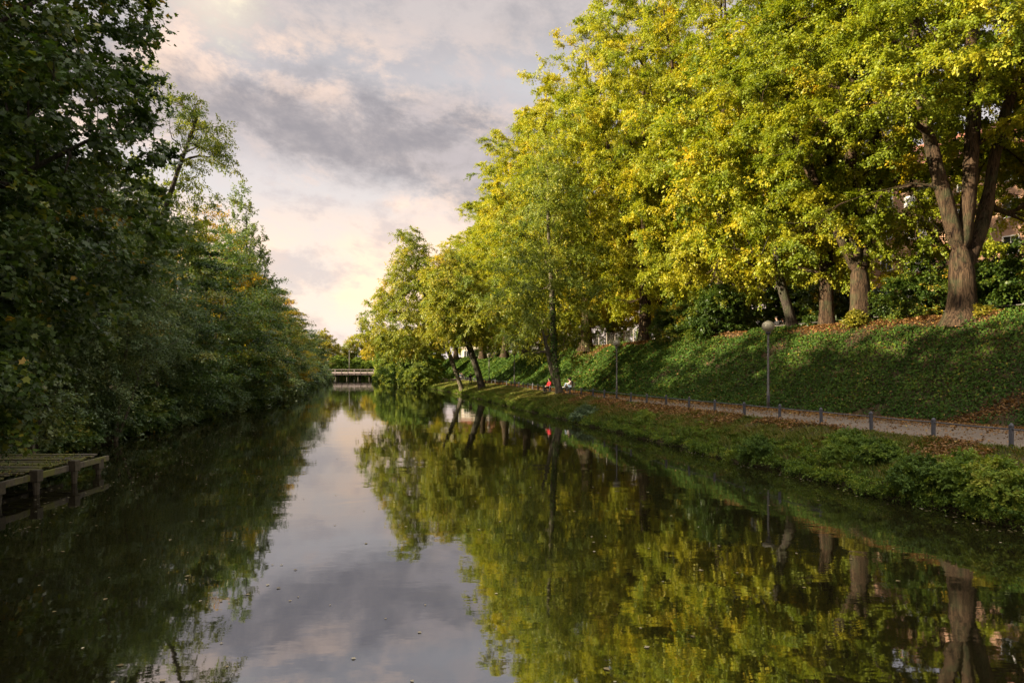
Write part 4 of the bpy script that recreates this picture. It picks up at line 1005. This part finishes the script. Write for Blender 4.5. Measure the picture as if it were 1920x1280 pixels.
zc = float(z_slope(1, 51))
bench((19.95, 50.9, zc), R(110), 'bench on the slope top between the nearest lamp globe and the slim leaning lime')
person((19.6, 50.5, zc-.03), R(110), SIT, 'black_cloth', 'black_cloth', 'person in dark clothes seated on the slope top just right of the nearest lamp globe')
person((20.3, 51.2, zc-.03), R(110), SIT, 'black_cloth', 'navy_cloth', 'person in dark clothes seated on the slope top against the slim leaning lime', True)

# ------------------------------------------------------------------ jetty
def build_jetty():
    e = empty('wooden_jetty', (-13.55, 18.7, 0), 0, 'mossy weathered timber jetty at the shaded near left shore', 'jetty')
    ox, oy = -13.2, 19.
    m, k, b = material('mossy planks'); tc = k.n.new('ShaderNodeTexCoord')
    v = k.vmath('MULTIPLY', tc.outputs['Object'], (.3, 2., 2.))
    n = k.noise(v, 4, 5, .65); n2 = k.noise(tc.outputs['Object'], 1.1, 5, .65)
    c = k.mix(k.smooth(n2, .42, .60, 0, .85), k.ramp(n, [(.3, (.050, .040, .028)), (.7, (.125, .105, .075))]), (.12, .125, .016))
    k.l.new(c, b.inputs['Base Color']); b.inputs['Roughness'].default_value = .9
    bp = k.n.new('ShaderNodeBump'); bp.inputs['Strength'].default_value = .8; bp.inputs['Distance'].default_value = .02; k.l.new(n, bp.inputs['Height']); k.l.new(bp.outputs[0], b.inputs['Normal'])
    M['moss'] = m
    y = 13.2; r = random.Random(9)
    y = 15.6
    while y < 23.9:
        w = r.uniform(.17, .215)
        fx = -13.30-.075*(y-18)
        L = 4.2+r.uniform(-.1, .1); mb = MB()
        mb.box((fx-L/2-r.uniform(.0, .22)-ox, y-oy, .60+r.uniform(-.022, .018)), (L, w, .05), r.uniform(-.02, .02), .008, r.uniform(-.06, .06))
        mb.build('plank', M['moss'], e); y += w+(r.uniform(.02, .06) if r.random() > .15 else .16)
    rng = np.random.default_rng(31); n = 2600
    x = -13.35-rng.uniform(0, 1, n)**1.3*3.8; yy = rng.uniform(16, 23.8, n); k_ = hash_noise(x*1.3, yy*1.6, 1.1) > -.05; x, yy = x[k_], yy[k_]; n = len(x)
    x -= .075*(yy-18)
    V, F = leaf_quads(np.stack([x-ox, yy-oy, np.full(n, .622)], 1), rng.normal(size=(n, 3))*np.array([1, 1, .5])+np.array([0, 0, .45]), np.array([0, 0, 1])+rng.normal(size=(n, 3))*.4, rng.uniform(.04, .12, n), rng.uniform(.012, .03, n))
    obj('moss_tufts', mesh_np('moss_tufts', V, F, M['grass'], False, rng.uniform(0, .9, n)), e)
    mb = MB(); mb.box((-.10, .6, .48), (.09, 8.6, .19), .075, .015); mb.build('edge_beam', M['moss'], e)
    mb = MB(); mb.box((-2., -.35, .48), (.14, 10.4, .16), .0, .01); mb.build('cross_beam', M['wood'], e)
    for py_, top, x in [(14.6, .66, .36), (18.1, .62, .09), (19.7, .70, -.02), (21.6, .72, -.16), (23.4, .52, -.50), (16.4, .64, .22)]:
        mb = MB(); mb.box((x+.05, py_-oy, top-.17), (.23, .25, .34), r.uniform(-.05, .05), .02); mb.lathe((x+.05, py_-oy, 0), [(.10, -1.), (.075, .0), (.10, top-.345)], 9); mb.build('post', M['wood'], e)
    mb = MB(); mb.box((-3.2, 24.1-oy, .55), (.15, .15, 1.1), .1, .01); mb.box((-3.2, 24.1-oy, 1.115), (.23, .23, .03), .1, .006); mb.build('capped_post', M['wood'], e)
build_jetty()

# ------------------------------------------------------------------ bridge, mast, fence, buildings
def build_bridge():
    Y = 208.; e = empty('footbridge', (-50, Y, 0), 0, 'low bridge with a pale railing crossing the far end of the canal', 'bridge')
    mb = MB(); mb.box((0, 2.0, 1.55), (32, 4.2, .45), 0, .04); mb.build('deck', M['bridge_dark'], e)
    mb = MB(); mb.box((0, -.14, 2.12), (32, .06, .36), 0, .0)
    mb.build('parapet', M['bridge_white'], e)
    mb = MB(); mb.box((0, -.14, 3.0), (32, .12, .10), 0, .02); mb.build('handrail', M['bridge_white'], e)
    for i in range(17):
        mb = MB(); mb.box((-15.5+i*1.94, -.14, 2.25), (.14, .14, 1.4), 0, .01); mb.build('railing_post', M['bridge_dark'] if i % 3 else M['bridge_white'], e)
    for i in range(9):
        mb = MB(); mb.lathe((-14+i*3.4, .6, 0), [(.2, -1.5), (.2, 1.33)], 10); mb.build('pile', M['wood'], e)
    for i in range(9):
        mb = MB(); mb.lathe((-14+i*3.4, 3.6, 0), [(.2, -1.5), (.2, 1.33)], 10); mb.build('pile', M['bridge_dark'], e)
build_bridge()
e = empty('lamp_mast', (-50.2, 210.6, 1.775), 0, 'tall thin grey mast rising from the far bridge', 'mast')
mb = MB(); mb.lathe((0, 0, 0), [(.12, 0), (.10, 3), (.07, 7.4)], 10); mb.build('pole', M['pole'], e, True)
mb = MB(); mb.tube([(0, 0, 7.3), (-.2, 0, 7.6), (-.9, 0, 7.75)], .05, 8); mb.build('bracket', M['pole'], e, True)
mb = MB(); mb.box((-1.1, 0, 7.74), (.6, .22, .12), 0, .03); mb.build('lamp_head', M['metal'], e)
def build_fence():
    y0, y1 = 56., 92.; back_ = 3.4
    ys = np.arange(y0, y1, 2.6); P = [(float(LA(y))+6.2+back_, y, float(z_slope(1, y))) for y in ys]
    e = empty('wire_fence', P[0], 0, 'wire mesh fence on pale posts behind the lime trunks on the slope top', 'fence')
    o = Vector(P[0])
    for i, p in enumerate(P):
        q = Vector(p)-o; mb = MB(); mb.tube([q+Vector((0, 0, -.2)), q+Vector((0, 0, 1.85))], .045 if i % 4 else .07, 8); mb.build('post', M['rail_light'], e)
    for i in range(len(P)-1):
        a, b = Vector(P[i])-o, Vector(P[i+1])-o; mb = MB()
        for z in (.08, 1.75): mb.tube([a+Vector((0, 0, z)), b+Vector((0, 0, z))], .012, 5)
        n = 14
        for j in range(-7, n):
            # diagonal wires both ways
            for sgn in (1, -1):
                t0, t1 = j/n, (j+7)/n
                c0, c1 = max(0, t0), min(1, t1)
                z0 = .1+1.62*(c0-t0)/(t1-t0); z1 = .1+1.62*(c1-t0)/(t1-t0)
                if sgn < 0: z0, z1 = 1.82-z0, 1.82-z1
                mb.tube([a.lerp(b, c0)+Vector((0, 0, z0)), a.lerp(b, c1)+Vector((0, 0, z1))], .004, 3, False)
        mb.build('wire_mesh', M['wire'], e)
build_fence()
def build_low_rail():
    ys = np.arange(30., 50., 2.4); P = [(float(LA(y))+6.2+2.6, y, float(z_slope(1, y))) for y in ys]
    e = empty('low_fence', P[0], 0, 'low pale rail behind the thick lime trunks on the slope top', 'fence'); o = Vector(P[0])
    for p in P:
        q = Vector(p)-o; mb = MB(); mb.tube([q+Vector((0, 0, -.2)), q+Vector((0, 0, .54))], .03, 8); mb.build('post', M['wire'], e)
    mb = MB(); mb.tube([Vector(p)-o+Vector((0, 0, .50)) for p in P], .018, 6); mb.build('rail', M['wire'], e)
build_low_rail()
def building(loc, rz, W_, D_, floors, mat, label, bays, roofc='roof', balcony=False):
    e = empty('apartment_building', loc, rz, label, 'building'); H = floors*3.1+.8
    mb = MB(); mb.box((0, D_/2, H/2), (W_, D_, H)); mb.build('wall', mat, e)
    mb = MB(); s = [(-W_/2-.4, -.5, H+.01), (W_/2+.4, -.5, H+.01), (W_/2+.4, D_+.5, H+.01), (-W_/2-.4, D_+.5, H+.01), (-W_/2-.4, D_/2, H+4.2), (W_/2+.4, D_/2, H+4.2)]
    b = mb._add(s); mb.Q += [[b, b+1, b+5, b+4], [b+2, b+3, b+4, b+5], [b+3, b+2, b+1, b]]; mb.T += [[b+1, b+2, b+5], [b+3, b, b+4]]; mb.build('roof', M[roofc], e)
    fm = MB()
    for sx in (-1, 1): fm.box((sx*.62, -.03, 0), (.10, .12, 1.6))
    for z in (-.75, .75): fm.box((0, -.03, z), (1.14, .12, .10))
    fm.box((0, -.03, 0), (.06, .09, 1.4)); fme = fm.mesh('window_frame', M['white'])
    pm = MB(); pm.box((0, .0, 0), (1.14, .05, 1.4)); pme = pm.mesh('window_pane', M['glass'])
    bm_ = MB(); bm_.box((0, -.65, -1.35), (2.2, 1.3, .14)); bm_.box((0, -1.27, -.85), (2.2, .06, .9)); bme = bm_.mesh('balcony', M['white'])
    for fl in range(floors):
        for k in range(bays):
            x = -W_/2+(k+.5)*W_/bays; z = 1.75+fl*3.1
            w = obj('window', fme, e); w.location = (x, -.02, z); p = obj('pane', pme, w)
            if balcony and k % 3 == 1 and fl: q = obj('balcony', bme, e); q.location = (x, 0, z)
    return e
building((38., 66., 6.0), R(-64), 30, 11, 5, M['brick'], 'orange-brown brick apartment block with white windows seen between the thick lime trunks', 8, 'roof', True)
building((47., 46., 6.0), R(-66), 14, 11, 5, M['mortar'], 'pale rendered apartment block glimpsed past the rightmost lime trunk', 5, 'roof', True)
e = building((-8.5, 164., 5.2), R(-20), 8, 8, 1, M['mortar'], 'small pale house with a red roof glimpsed between the leaning trunks', 3)
e.name = 'small_house'; e['category'] = 'house'
